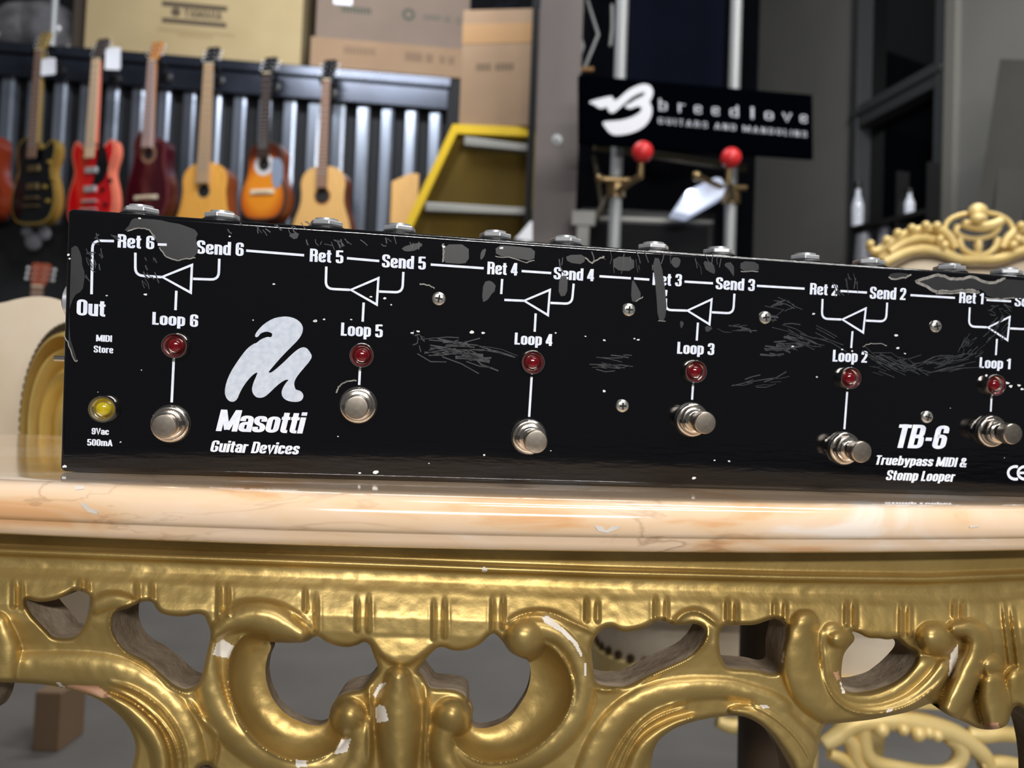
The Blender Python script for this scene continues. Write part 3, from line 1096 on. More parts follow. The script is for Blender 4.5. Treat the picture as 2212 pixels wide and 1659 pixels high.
# each guitar's own size; Y is its distance from the lens
guitar('electric_guitar', 'black electric guitar with gold edges and a white tag, second guitar from the left', 'electric',
       81, 66, 112, 292, .475, .30, .215, .26, .05, (M['gtrblack'], M['gtrgold'], M['rosewood'], M['gtrgold'], M['gtrgold']), Y=4.0, yaw=R_(-16), cut='right', neck_w=.052,
       extra={'pickup_m': M['brass'], 'knob_m': M['gtrgold']})
guitar('electric_guitar', 'bright red electric guitar with pale edges and a white tag', 'electric',
       205, 78, 132, 292, .50, .31, .225, .27, .05, (M['gtrred'], M['gtrbind'], M['maple'], M['ebony'], M['gtrbind']), Y=4.02, yaw=R_(-16), cut='both', neck_w=.054,
       pick=([(.0, .20), (.11, .27), (.09, .42), (.03, .46), (.02, .30)], M['gtrblack']),
       extra={'pickup_m': M['jackmetal'], 'knob_m': M['gtrblack']})
guitar('acoustic_guitar', 'dark maroon acoustic guitar with a cutaway, third full guitar along the rail', 'acoustic',
       326, 86, 134, 278, .50, .29, .21, .215, .07, (M['gtrmaroon'], M['gtrmaroon'], M['pinkneck'], mat('tan_headstock', (176, 116, 58), rough=.35), M['maroonedge']), Y=4.08, yaw=R_(-18), cut='right',
       hole=(.030, .36), bridge=(.15, .125, .022, M['creamplastic']), neck_w=.05, extra={'rosette': 1.75, 'rosette_m': mat('tan_rosette', (124, 92, 74), rough=.4)})
guitar('acoustic_guitar', 'honey-coloured acoustic guitar with a long neck and plain top, between maroon and sunburst ones', 'acoustic',
       445, 98, 142, 352, .54, .36, .27, .27, .10, (M['spruce'], M['mahog'], M['tanneck'], M['gtrblack'], M['spruce']), Y=4.12, yaw=R_(-12),
       hole=(.036, .385), bridge=(.17, .16, .026, M['ebony']), neck_w=.062, extra={'rosette': 1.18, 'rosette_m': M['spruce2']})
guitar('acoustic_guitar', 'orange sunburst acoustic guitar with a dark edge and white ring round its hole', 'acoustic',
       574, 120, 162, 306, .435, .285, .205, .215, .085, (M['sunburst'], M['mahog'], M['ebony'], M['gtrblack'], M['ebony']), Y=4.17, yaw=R_(-14),
       hole=(.034, .305), bridge=(.14, .155, .026, M['creamplastic']), neck_w=.052, pick=([(.045, .345), (.115, .33), (.12, .20), (.075, .16), (.05, .23)], mat('blue_grey_pickguard', (128, 140, 160), rough=.25)),
       extra={'rosette': 1.75, 'rosette_m': mat('pearl_ring', (196, 194, 196), rough=.4)})
guitar('acoustic_guitar', 'pale natural acoustic guitar, rightmost of the hanging row', 'acoustic',
       700, 124, 176, 360, .53, .35, .25, .262, .095, (M['spruce2'], M['mahog'], M['rosewood'], M['gtrblack'], M['spruce2']), Y=4.2, yaw=R_(-10),
       hole=(.040, .365), bridge=(.16, .15, .026, M['ebony']), neck_w=.05, extra={'rosette': 1.2, 'rosette_m': M['mahog']})
guitar('acoustic_guitar', 'red-brown guitar cut off by the left edge, leftmost of the row', 'acoustic',
       -38, 60, 105, 285, .46, .27, .2, .21, .09, (M['redbrown'], M['redbrown'], M['rosewood'], M['gtrblack'], M['redbrown']), Y=4.0, yaw=R_(-14),
       hole=(.036, .33), bridge=(.15, .13, .024, M['ebony']))
for px, py, Y, lab in ((90, 116, 4.0, 'black hanger holding the black gold-edged guitar'), (214, 134, 4.02, 'black hanger holding the red guitar'),
                       (335, 136, 4.08, 'black hanger holding the maroon guitar'), (454, 146, 4.12, 'black hanger holding the honey-coloured guitar'),
                       (581, 164, 4.17, 'black hanger holding the sunburst guitar'), (708, 178, 4.2, 'black hanger holding the pale natural guitar')):
    hanger(px, py, Y, lab)
price_tag(90, 126, 121, 165, 3.96, 'crumpled white paper tag hanging from the black gold-edged guitar', .012)
price_tag(229, 103, 261, 151, 3.98, 'square white paper tag hanging from the red guitar')
# a guitar on the floor stand behind the cream chair: its headstock shows
guitar('acoustic_guitar', 'orange-brown guitar headstock poking up behind the cream armchair at left', 'acoustic',
       74, 566, 620, 800, .46, .36, .27, .28, .10, (M['spruce'], M['mahog'], M['rosewood'], mat('orange_headstock', (128, 62, 40), rough=.4), M['mahog']), Y=3.3, yaw=R_(14),
       hole=(.045, .32), bridge=(.16, .14, .026, M['ebony']), group='guitars standing on the floor')
# two pale bags under the black guitar
bb = MB()
for (px, py, rr) in ((72, 522, .045), (96, 505, .035), (58, 500, .03)):
    bb.ball(at(px, py, 4.1), (rr, rr * .7, rr * 1.1), 14)
tag(bb.build('cloth_bundle', mat('grey_cloth', (120, 122, 132), rough=.8), None, smooth=60), 'small grey cloth hung on the wall below the black guitar', 'cloth')
# pale sheet with a slanted top leaning between the last guitar and the yellow cabinet
bb = MB()
Yc = 3.9
pa, pb_ = at(842, 560, Yc), at(905, 560, Yc)
bb.prism([(pa.x, Yc, 0), (pb_.x, Yc, 0), at(905, 375, Yc), at(886, 374, Yc), at(846, 392, Yc)], (0, .05, 0))
tag(bb.build('pale_panel', M['spruce2'], None, bevel=.004), 'pale tan wooden panel with a slanted top beside the yellow cabinet', 'panel')

# ================================================================== YELLOW CABINET, TALL BOX
Yy = 3.35
Q = [(872, 490), (1150, 520), (1160, 290), (978, 268)]
q0, q1, q2, q3 = [at(p[0], p[1], Yy) for p in Q]
# continue the two sides down to the floor
f0 = q3 + (q0 - q3) * ((q3.z) / (q3.z - q0.z))
zc = 0.42
f0 = q3 + (q0 - q3) * ((q3.z - zc) / (q3.z - q0.z))
f1 = Vector((q2.x + .03, q2.y, zc))
q2 = Vector((q2.x + .03, q2.y, q3.z))
yt = thing('yellow_cabinet', 'slant-sided yellow metal cabinet with a dark olive front and two grey handles', 'cabinet', (q3.x, q3.y, 0))


def inset(p, c, d):
    return p + (c - p).normalized() * d


c_ = (f0 + f1 + q2 + q3) / 4
outer = [f0, f1, q2, q3]
# inset toward the middle along the front plane
dl = (q3 - f0).normalized()
inner = [f0 + Vector((.05, 0, .03)), f1 + Vector((-.05, 0, .03)), q2 + Vector((-.05, 0, -.04)), q3 + Vector((.02, 0, -.04))]
bb = MB()
bk = Vector((0, .42, 0))
vs = outer + inner + [p + bk for p in outer] + [p + Vector((0, .035, 0)) for p in inner]
fs = []
for i in range(4):
    j = (i + 1) % 4
    fs += [(i, j, 4 + j, 4 + i), (i, 8 + i, 8 + j, j), (4 + i, 4 + j, 12 + j, 12 + i)]
fs.append((8, 9, 10, 11))
bb.add(vs, fs)
bb.build('case', M['yellow'], yt, world=True)
bb = MB()
bb.add([p + Vector((0, .03, 0)) for p in inner], [(0, 1, 2, 3)])
bb.build('front_panel', M['olive'], yt, world=True)
for (a0, a1, b0, b1, nm) in ((1002, 304, 1155, 318, 1), (918, 446, 1150, 462, 2)):
    bb = MB()
    A_, B_ = at(a0, a1, Yy - .01), at(1148, a1 + 14, Yy - .01)
    if nm == 2:
        B_ = at(1150, 455, Yy - .01)
    bb.hexa([A_ + Vector((0, 0, -.02)), B_ + Vector((0, 0, -.02)), B_ + Vector((0, 0, .012)), A_ + Vector((0, 0, .02)),
             A_ + Vector((0, .05, -.02)), B_ + Vector((0, .05, -.02)), B_ + Vector((0, .05, .012)), A_ + Vector((0, .05, .02))])
    bb.build('handle_bar', M['greybar'], yt, world=True, bevel=.006)
bb = MB()
bb.box((f0.x + .02, q3.y + .02, 0), (f1.x - .02, q3.y + .40, zc + .002))
bb.build('plinth', M['blackplastic'], yt, world=True)
# tall box with a tape band on the cabinet
c0, c1, c2, c3 = at(986, 264, Yy + .03), at(1172, 272, Yy + .03), at(1172, 30, Yy + .03), at(1001, 22, Yy + .03)
mm = Matrix.Translation(Vector((c3.x, c3.y, q3.z + .001))) @ Matrix.Rotation(R_(-7), 4, 'Z')
bwid = .36
bht = c3.z - q3.z
t = carton('tall brown cardboard box with a tape band, standing on the yellow cabinet', M['cardb'], mm, bwid, bht, .36)
# text and tape on its front
marks(t, 'tape_band', [(0, bht - .155, bwid, bht - .065)], M['tape'])
marks(t, 'printed_marks', [(.07 + i * .017, bht - .275, .07 + i * .017 + .012, bht - .245) for i in range(10) if i not in (4,)], mat('brown_print', (92, 74, 54), rough=.8))
bb = MB()
for (dx, dz, rr) in ((.17, .046, .045), (.22, .052, .05), (.26, .042, .04)):
    p = Vector((c3.x + dx, c3.y + .1, c3.z + dz))
    bb.ball(p, (rr, rr, rr * .9), 14)
tag(bb.build('dark_bag', M['navy'], None, smooth=70), 'small dark bag lying on top of the tall brown box', 'bag')

# ================================================================== STEEL COLUMN
Yp = 3.0
a0, a1 = at(1166, 20, Yp), at(1258, 20, Yp)
wid = a1.x - a0.x
xm = (at(1152, 500, Yp).x + a0.x) / 2
bb = MB()
bb.box((xm, Yp, 0), (xm + wid, Yp + .012, 3.6))
bb.box((xm + wid * .5 - .005, Yp + .012, 0), (xm + wid * .5 + .005, Yp + .12, 3.6))
bb.box((xm, Yp + .12, 0), (xm + wid, Yp + .132, 3.6))
tcol = thing('steel_column', 'taupe painted steel H-section column standing left of the black sign', 'column', (xm, Yp, 0))
bb.build('section', M['column'], tcol, world=True, bevel=.002)
bb = MB()
pbolt = at(1203, 302, Yp)
bb.lathe([(.021, -.002), (.021, .003), (.012, .004), (.012, .012), (.008, .014)], 18, pbolt, 'y')
bb.build('bolt', M['tube'], tcol, world=True, smooth=40)
bb = MB()
bb.box((xm - .03, Yp + .13, 0), (xm - .002, Yp + .30, 3.6))
tag(bb.build('black_post', M['backing'], None), 'thin black post right behind the taupe column', 'post')

# ================================================================== SIGN AND RACK
s00, s10, s11, s01 = at(1249, 312, 2.70), at(1757, 340, 2.88), at(1755, 208, 2.88), at(1253, 158, 2.70)
sx = (s10 - s00 + s11 - s01) * .5
SW = sx.length
sx.normalize()
sn = Vector((sx.y, -sx.x, 0)).normalized()
sz = -sn.cross(sx) if (-sn.cross(sx)).z > 0 else sn.cross(sx)
#      # towards the viewer
SH = ((s01.z - s00.z) + (s11.z - s10.z)) / 2
s00 = ((s00 + s10) * .5 + (s01 + s11) * .5) * .5 - sx * (SW / 2) - sz * (SH / 2)
msg = Matrix.Identity(4)
msg.col[0][:3] = sx
msg.col[1][:3] = -sn
msg.col[2][:3] = sz
msg.col[3][:3] = s00
st = thing('hanging_sign', 'black rectangular sign with a white brush emblem and lettering, mounted on the tube rack', 'sign', matrix=msg)
bb = MB()
bb.box((0, 0, 0), (SW, .018, SH))
bb.build('board', M['sign'], st, bevel=.002)
# each place of the view carried onto the sign's own plane
sinv = msg.inverted()


def onsign(px, py):
    q = Vector(ray(px, py))
    o_ = sinv @ Vector((0, 0, HC))
    d_ = sinv.to_3x3() @ q
    k_ = -o_.y / d_.y
    p_ = o_ + d_ * k_
    return p_.x, p_.z


def Z3s(x, y):
    return onsign(1200 + x / 3.687, y / 3.687)


bb = MB()
emb = [
    [(255, 815), (330, 790), (440, 765), (460, 775), (455, 800), (495, 795), (560, 730), (640, 685), (710, 665), (760, 685), (780, 730), (765, 785), (745, 810), (770, 860), (765, 920), (730, 990), (660, 1040), (570, 1070), (470, 1080), (430, 1060), (390, 1010), (370, 970), (430, 965), (530, 958), (620, 930), (680, 890), (690, 855), (650, 845), (600, 870), (560, 860), (550, 840), (590, 825), (640, 790), (700, 765), (715, 735), (690, 735), (620, 765), (560, 815), (490, 880), (455, 905), (420, 890), (410, 845), (370, 870), (330, 855), (310, 835)],
]
for poly in emb:
    P = chaikin(poly, 2)
    vs = [(Z3s(*p)[0], -.0006, Z3s(*p)[1]) for p in P]
    bb.add(vs, [tuple(range(len(vs)))])
bb.build('printed_emblem', M['signink'], st)
bb = MB()
xL, zL = Z3s(812, 880)
xR, zR = Z3s(2012, 985)
hgt = Z3s(812, 785)[1] - zL
letters = 'breedlove'
pos = [(815, 897), (968, 1032), (1097, 1172), (1238, 1312), (1380, 1465), (1545, 1590), (1657, 1742), (1802, 1885), (1940, 2012)]
for ch, (a_, b_) in zip(letters, pos):
    xa, za = Z3s(a_, 880 + (a_ - 812) * .0875)
    xb, _ = Z3s(b_, 880 + (b_ - 812) * .0875)
    ss, w_ = text2d(ch, pen=(.05, .04))
    for i_, (vs, fs) in enumerate(ss):
        bb.add([(xa + p[0] / w_ * (xb - xa), -.0006 - i_ * 3e-5, za + p[1] * hgt) for p in vs], fs)
bb.build('printed_lettering', M['signgrey'], st, fixn=False)
bb = MB()
xa, za = Z3s(815, 985)
xb, zb_ = Z3s(2005, 1095)
h2 = Z3s(815, 935)[1] - za
ss, w_ = text2d('GUITARS AND MANDOLINS', pen=(.055, .045), gap=.2)
for i_, (vs, fs) in enumerate(ss):
    bb.add([(xa + p[0] / w_ * (xb - xa), -.0006 - (i_ % 5) * 3e-5, za + (zb_ - za) * (p[0] / w_) + p[1] * h2) for p in vs], fs)
bb.build('printed_lettering', M['signgrey'], st, fixn=False)

Yr = 2.98
rk = thing('tube_rack', 'grey steel tube rack with two uprights and red ball knobs, carrying the black sign', 'rack', (at(1335, 520, Yr).x, Yr, 0))
ux = []
for k, (pa, pb_) in enumerate((((1343, 60), (1327, 500)), ((1589, 60), (1577, 500)))):
    xx = (at(pa[0], pa[1], Yr).x + at(pb_[0], pb_[1], Yr).x) / 2
    yy = Yr - .10 + .12 * k
    xx *= yy / Yr
    ux.append((xx, yy))
    bb = MB()
    bb.tube([(xx, yy, 0.0), (xx, yy, 3.4)], .023, 16)
    bb.build('upright', M['tube'], rk, world=True, smooth=50)
bb = MB()
zx = at(1450, 350, Yr).z
bb.tube([(ux[0][0] - .085, ux[0][1] + .02, zx + .02), (ux[1][0] + .06, ux[1][1] + .02, zx + .0)], .016, 12)
bb.build('cross_bar', mat('dull_bronze_tube', (84, 78, 62), rough=.4, metal=.5), rk, world=True, smooth=50)
bb = MB()
za_ = at(1330, 520, Yr).z
bb.tube([(ux[0][0] - .085, ux[0][1] + .05, za_ + .04), (ux[0][0] + .02, ux[0][1] + .05, zx - .08)], .012, 10)
bb.tube([(ux[0][0] - .08, ux[0][1] + .06, zx), (ux[0][0] - .04, ux[0][1] + .06, za_ + .10)], .010, 10)
bb.build('brace', mat('dark_bronze_tube', (70, 64, 52), rough=.45, metal=.5), rk, world=True, smooth=50)
for k, (px, py, Yb) in enumerate(((1388, 328, 2.62), (1579, 341, 2.72))):
    bb = MB()
    pc = at(px, py, Yb)
    bb.ball(pc, .0365, 24)
    kn = bb.build('ball_knob', M['red'], rk, world=True, smooth=80)
    bb = MB()
    bb.tube([pc + Vector((0, .02, -.03)), pc + Vector((0, .03, -.075))], .011, 12)
    bb.tube([pc + Vector((0, .03, -.075)), Vector((ux[k][0], ux[k][1] - .02, pc.z - .075))], .012, 12)
    bb.build('knob_stem', M['brass'], rk, world=True, smooth=50)
    bb = MB()
    cz = pc.z - .06
    bb.lathe([(.034, -.03), (.036, -.02), (.036, .02), (.034, .03)], 20, (ux[k][0], ux[k][1], cz), 'z')
    bb.tube([(ux[k][0] - .06, ux[k][1] - .03, cz + .03), (ux[k][0] + .05, ux[k][1] - .03, cz + .03)], .012, 12)
    bb.ball((ux[k][0] - .065, ux[k][1] - .03, cz + .032), .017, 14)
    bb.build('clamp', M['brass'], rk, world=True, smooth=45)
for dx in (-.17,):
    bb = MB()
    pc = at(1505, 380, 2.85)
    bb.ball(pc, .018, 14)
    bb.tube([pc, Vector((ux[1][0], ux[1][1], pc.z - .01))], .011, 10)
    bb.build('clamp', M['brass'], rk, world=True, smooth=45)

# white enamelled lamp head clipped to the rack
Yl = 2.95
lp = thing('work_lamp', 'shiny white lamp head with a glowing ball for its highlight, clamped low on the tube rack', 'lamp', tuple(at(1515, 430, Yl)))
bb = MB()
pts = [at(1454, 458, Yl), at(1490, 466, Yl), at(1562, 424, Yl + .0), at(1568, 408, Yl + .0), at(1560, 384, Yl + .0), at(1546, 382, Yl), at(1484, 412, Yl)]
bb.prism(pts, (0, .09, 0))
bb.build('lamp_shade', M['shadewhite'], lp, world=True, bevel=.008)
bb = MB()
bb.ball(at(1492, 421, Yl - .012), .021, 14)  # small glowing ball put in for the highlight on the lamp head
bb.build('glint', M['glintglow'], lp, world=True, smooth=80)
bb = MB()
bb.tube([at(1540, 400, Yl + .05), Vector((ux[1][0], ux[1][1] + .0, at(1540, 385, Yl).z))], .01, 10)
bb.build('lamp_arm', M['tube'], lp, world=True, smooth=50)

# navy cloth hanging behind the rack, and black backdrop
bb = MB()
n = 26
ca, cb = at(1352, 160, 3.5), at(1562, 180, 3.5)
vs = []
for i in range(n + 1):
    f = i / n
    x = ca.x + (cb.x - ca.x) * f
    y = 3.5 + .008 * math.sin(f * 9)
    vs += [(x, y, at(1400, 240, 3.5).z), (x, y, 3.5)]
fs = [(2 * i, 2 * i + 2, 2 * i + 3, 2 * i + 1) for i in range(n)]
bb.add(vs, fs)
vs2 = [(x, y + .012, z) for x, y, z in vs]
bb.add(vs2, [(a, d_, c, b_) for a, b_, c, d_ in fs])
tag(bb.build('navy_banner', mat('navy_banner_cloth', (14, 17, 30), rough=.95, spec=.05, rgb2=(12, 15, 27), nscale=5), None, fixn=False, smooth=60), 'dark navy cloth hanging between the two rack uprights above the sign', 'cloth')
bb = MB()
ca, cb = at(1150, 300, 3.9), at(1630, 300, 3.9)
vs = []
n = 30
for i in range(n + 1):
    f = i / n
    x = ca.x + (cb.x - ca.x) * f
    y = 3.9 + .03 * math.sin(f * 24)
    vs += [(x, y, 0.02), (x, y, 3.9)]
bb.add(vs, [(2 * i, 2 * i + 2, 2 * i + 3, 2 * i + 1) for i in range(n)])
bb.add([(x, y + .02, z) for x, y, z in vs], [(2 * i, 2 * i + 1, 2 * i + 3, 2 * i + 2) for i in range(n)])
tag(bb.build('black_curtain', M['navy'], None, fixn=False, smooth=60), 'black curtain hanging full height behind the tube rack', 'curtain')
# bent wires at the upper left of the rack
bb = MB()
for pts in (((1268, 0), (1292, 75), (1262, 148)), ((1246, 60), (1260, 100), (1247, 135)), ((1322, 10), (1322, 60), (1318, 100))):
    bb.tube([at(p[0], p[1], 3.2) for p in pts], .007, 8)
wh = bb
hk = thing('wire_hook', 'bent steel wire hooks hanging on a black strap beside the column', 'hook', tuple(at(1262, 150, 3.2)))
wh.build('wire', M['tube'], hk, world=True, smooth=60)
bb = MB()
bb.tube([at(1250, 150, 3.2), at(1282, 150, 3.2)], .01, 10)
bb.build('wooden_tip', mat('orange_wood_tip', (150, 110, 60), rough=.5), hk, world=True, smooth=50)

# black amplifier below the sign
Ya = 3.2
am = thing('guitar_amplifier', 'black guitar amplifier with a pale top strip, under the sign between the tubes', 'amplifier', (at(1390, 500, Ya).x, Ya, 0))
aL, aR = at(1250, 490, Ya), at(1545, 500, Ya)
zt_ = at(1390, 452, Ya).z
bb = MB()
bb.box((aL.x, Ya, .45), (aR.x, Ya + .3, zt_))
bb.build('cabinet', M['blackplastic'], am, world=True, bevel=.012)
bb = MB()
bb.box((aL.x + .01, Ya - .006, at(1390, 478, Ya).z), (aR.x - .01, Ya, at(1390, 471, Ya).z))
bb.build('trim_strip', M['greybar'], am, world=True)
bb = MB()
bb.box((aL.x + .03, Ya - .006, .5), (aR.x - .03, Ya, at(1390, 484, Ya).z))
bb.build('grille', M['blackcloth'], am, world=True)
bb = MB()
bb.box((aL.x + .01, Ya + .01, 0), (aR.x - .01, Ya + .28, .451))
bb.build('base_cabinet', M['blackplastic'], am, world=True)
bb = MB()
p = at(1252, 470, 2.9)
bb.box((p.x - .03, 2.9, p.z - .03), (p.x + .06, 2.94, p.z + .028))
bb.box((p.x - .01, 2.905, 0), (p.x + .04, 2.935, p.z - .02))
tag(bb.build('switch_box', mat('grey_switch_box', (112, 112, 110), rough=.5), None, bevel=.004), 'small pale grey box on a post to the right of the column foot', 'box')
bb = MB()
bb.prism([at(1122, 506, 2.9), at(1146, 478, 2.9), at(1150, 478, 2.9), at(1150, 520, 2.9), at(1112, 516, 2.9)], (0, .03, 0))
for p in (at(1135, 514, 2.91),):
    bb.box((p.x - .01, p.y - .005, 0), (p.x + .01, p.y + .015, p.z))
tag(bb.build('white_placard', M['white'], None), 'small white slanted placard in front of the yellow cabinet', 'placard')

# pale window reflections built as bottles on a dark shelf
sh = thing('display_shelf', 'dark low shelf unit standing in front of the tall window', 'shelf', (1.78, 3.75, 0))
pL, pR = at(1835, 540, 3.6), at(1998, 540, 3.25)
zA = at(1910, 474, 3.45).z
bb = MB()
dv = Vector((pR.x - pL.x, pR.y - pL.y, 0))
nv = Vector((0.06, .015, 0))
for z0, z1 in ((0, .03), (.45, .48), (.85, .875), (1.12, 1.14), (zA - .02, zA)):
    a_ = Vector((pL.x, pL.y, z0))
    bb.prism([a_, a_ + dv, a_ + dv + nv, a_ + nv], (0, 0, z1 - z0))
for f in (0.0, .62, 1.0):
    a_ = Vector((pL.x, pL.y, 0)) + dv * f
    bb.prism([a_, a_ + dv * .02, a_ + dv * .02 + nv, a_ + nv], (0, 0, zA + (.2 if f else .0)))
bb.build('frame', M['blackplastic'], sh, world=True)
k = 0
for (px, py0, py1, Y, w_, lab, mt_) in (
        (1856, 390, 472, 3.58, 13, 'pale window reflection, built as a capped bottle, at the left end of the dark shelf', 'reflection'),
        (1969, 405, 474, 3.36, 11, 'pale window reflection, built as a capped bottle, at the right end of the dark shelf', 'reflection')):
    p = at(px, py1, Y)
    r = w_ / FPX * Y
    h = at(px, py0, Y).z - zA
    t = thing('reflection', lab, 'reflection', (p.x, p.y + .02, zA), 0, 'window reflections on the dark shelf')
    bb = MB()
    bb.lathe([(r * .95, 0), (r, .005), (r, h * .45), (r * .7, h * .6), (r * .4, h * .72), (r * .4, h * .86)], 18)
    bb.build('glass_body', M['reflection'], t, smooth=50)  # bottle shape standing in for a window reflection
    bb = MB()
    bb.lathe([(r * .55, h * .84), (r * .55, h * .99), (r * .45, h)], 16)
    bb.build('cap', M['blackplastic'], t, smooth=50)
for (px, py0, py1, Y, w_, lab) in ((1868, 505, 540, 3.55, 19, 'grey jar at the left of the lower shelf'), (1915, 490, 520, 3.48, 15, 'small grey jar at the middle of the lower shelf')):
    p = at(px, py1, Y)
    r = w_ / FPX * Y
    h = at(px, py0, Y).z - 1.14
    t = thing('jar', lab, 'jar', (p.x, p.y + .02, 1.14), 0, 'jars on the lower shelf')
    bb = MB()
    bb.lathe([(r * .9, 0), (r, .01), (r, max(.05, h * .8)), (r * .8, max(.06, h))], 16)
    bb.build('glass_body', mat('grey_jar', (110, 112, 122), rough=.3), t, smooth=50)

# small cardboard box far under the table at lower left
bb = MB()
p = at(76, 1494, 1.7)
q = at(134, 1494, 1.7)
bx_ = thing('cardboard_box', 'small tan cardboard box on the floor, seen under the left arch of the table', 'box', (p.x, 1.7, 0))
bb.box((p.x, 1.7, 0), (q.x, 1.8, p.z))
bb.build('carton', M['cardb'], bx_, world=True, bevel=.003)
#@@PART2

# ================================================================== MARBLE TABLE WITH CARVED GILT FRAME
TZ = HC - 0.0330


def yfront(x):
    return 0.288 + 0.117 * x + 0.42 * x * x


ROOT = Vector((-0.03, 0.45, 0))
tb = thing('marble_table', 'carved gilt table with a cream and peach marble top, under the black loop switcher', 'table', ROOT)
fr = [(x, yfront(x)) for x in np.linspace(-.40, .345, 60)]
right_end = chaikin([(.345, yfront(.345)), (.405, .415), (.435, .48), (.44, .58), (.41, .67), (.33, .6936)], 3, False)[1:]
rear = [(x, .606 + .12 * (x + .40)) for x in np.linspace(.32, -.40, 12)]
left_end = chaikin([(-.40, .606), (-.455, .585), (-.485, .53), (-.485, .45), (-.46, .36), (-.40, yfront(-.40))], 3, False)[1:-1]
top_out = [tuple(p) for p in fr + right_end + rear + left_end]
prof = [(.03, 0), (.0085, 0), (.0055, -.0004), (.0030, -.0016), (.0012, -.0036), (.0003, -.0062), (0, -.0090), (.0003, -.0118), (.0012, -.0134), (.0019, -.0137),
        (.0022, -.0142), (.0026, -.0165), (.0036, -.0187), (.0052, -.0198), (.03, -.0198)]
P2 = [np.array(p) for p in top_out]
n = len(P2)
rings = []
for off, z in prof:
    o2 = offset_outline(top_out, off) if off < .02 else [(p[0] * .9 - .003, p[1] * .9 + .047) for p in top_out]
    rings.append([(p[0], p[1], TZ + z) for p in o2])
bb = MB()
for r0 in rings:
    bb.v += r0
for i in range(len(rings) - 1):
    for k in range(n):
        k2 = (k + 1) % n
        bb.f.append((i * n + k, i * n + k2, (i + 1) * n + k2, (i + 1) * n + k))
        bb.mi.append(0)
bb.v += [(-.03, .47, TZ), (-.03, .47, TZ - .0198)]
for k in range(n):
    k2 = (k + 1) % n
    bb.f += [(k2, k, len(bb.v) - 2), ((len(rings) - 1) * n + k, (len(rings) - 1) * n + k2, len(bb.v) - 1)]
    bb.mi += [0, 0]
bb.build('marble_top', M['marble'], tb, world=True, smooth=50)
# white nicks on the marble edge
bb = MB()


def on_edge(px, py):
    d = ray(px, py)
    k = .29 / d[1]
    for _ in range(12):
        x = k * d[0]
        zz = HC + k * d[2] - TZ
        out = np.interp(-zz, [-p_[1] for p_ in prof[1:-1]], [p_[0] for p_ in prof[1:-1]]) - .00025
        k = (yfront(x) + out) / d[1]
    return Vector((k * d[0], k * d[1], HC + k * d[2]))


for pts in (((157, 1048), (180, 1050), (183, 1056), (163, 1058)), ((173, 1088), (185, 1086), (196, 1098), (212, 1103), (210, 1111), (190, 1106)),
            ((1283, 1135), (1300, 1137), (1309, 1146), (1322, 1137), (1344, 1137), (1330, 1145), (1310, 1151), (1292, 1147)),
            ((2093, 1136), (2115, 1134), (2117, 1137), (2096, 1140))):
    P = [on_edge(*p) for p in pts]
    bb.add(P, [tuple(range(len(P)))])
bb.build('edge_nicks', M['gesso'], tb, world=True)

# ---------------- carved frieze: one relief, traced scroll by scroll ----------------
Z1 = lambda x, y: (x / 2.517, 1000 + y / 2.517)
Z2 = lambda x, y: (400 + x / 2.458, 1130 + y / 2.458)
Z3 = lambda x, y: (1100 + x / 3.137, 1130 + y / 3.137)
Z4 = lambda x, y: (1600 + x / 3.136, 1130 + y / 3.136)


def conv(f, *pts):
    return [f(*p) for p in pts]


def mir(pts):
    return [(1730 - x, y) for x, y in pts]


GX = np.arange(-440, 2292, 2.3)
GY = np.arange(1140, 1748, 2.3)


def yB_(x):
    return np.interp(x, [-440, 0, 318, 750, 1100, 1300, 1700, 2000, 2300], [1172, 1189, 1201, 1216, 1229, 1236, 1246, 1250, 1238])


PX = np.repeat(GX[None], len(GY), 0)
PY = GY[:, None] + (yB_(GX) - 1230.0)[None]          # rows run along the moulding
NYg, NXg = PX.shape


def seg_dist(pts, closed=False, pad=60):
    """distance to a polyline and place along it (0..1), only inside its bounding box"""
    P = np.array(pts, float)
    lo, hi = P.min(0) - pad, P.max(0) + pad
    i0, i1 = np.searchsorted(GX, [lo[0], hi[0]])
    j0, j1 = np.searchsorted(GY, [lo[1] - 20, hi[1] + 60])
    sl = (slice(j0, j1), slice(i0, i1))
    X, Y = PX[sl], PY[sl]
    D = np.full(X.shape, 1e9)
    Tt = np.zeros(X.shape)
    n_ = len(P)
    cnt = n_ if closed else n_ - 1
    ln = [np.linalg.norm(P[(i + 1) % n_] - P[i]) for i in range(cnt)]
    tot = sum(ln)
    acc = 0
    for i in range(cnt):
        a, c = P[i], P[(i + 1) % n_]
        u = c - a
        L2 = u @ u + 1e-9
        t_ = np.clip(((X - a[0]) * u[0] + (Y - a[1]) * u[1]) / L2, 0, 1)
        d_ = np.hypot(X - a[0] - t_ * u[0], Y - a[1] - t_ * u[1])
        mk = d_ < D
        D[mk] = d_[mk]
        Tt[mk] = ((acc + t_ * ln[i]) / tot)[mk]
        acc += ln[i]
    return sl, D, Tt


def inside(pts, X, Y):
    P = np.array(pts, float)
    c = np.zeros(X.shape, bool)
    n_ = len(P)
    for i in range(n_):
        (x0, y0), (x1, y1) = P[i], P[i - 1]
        if y0 == y1:
            continue
        k = ((y0 > Y) != (y1 > Y)) & (X < (x1 - x0) * (Y - y0) / (y1 - y0) + x0)
        c ^= k
    return c


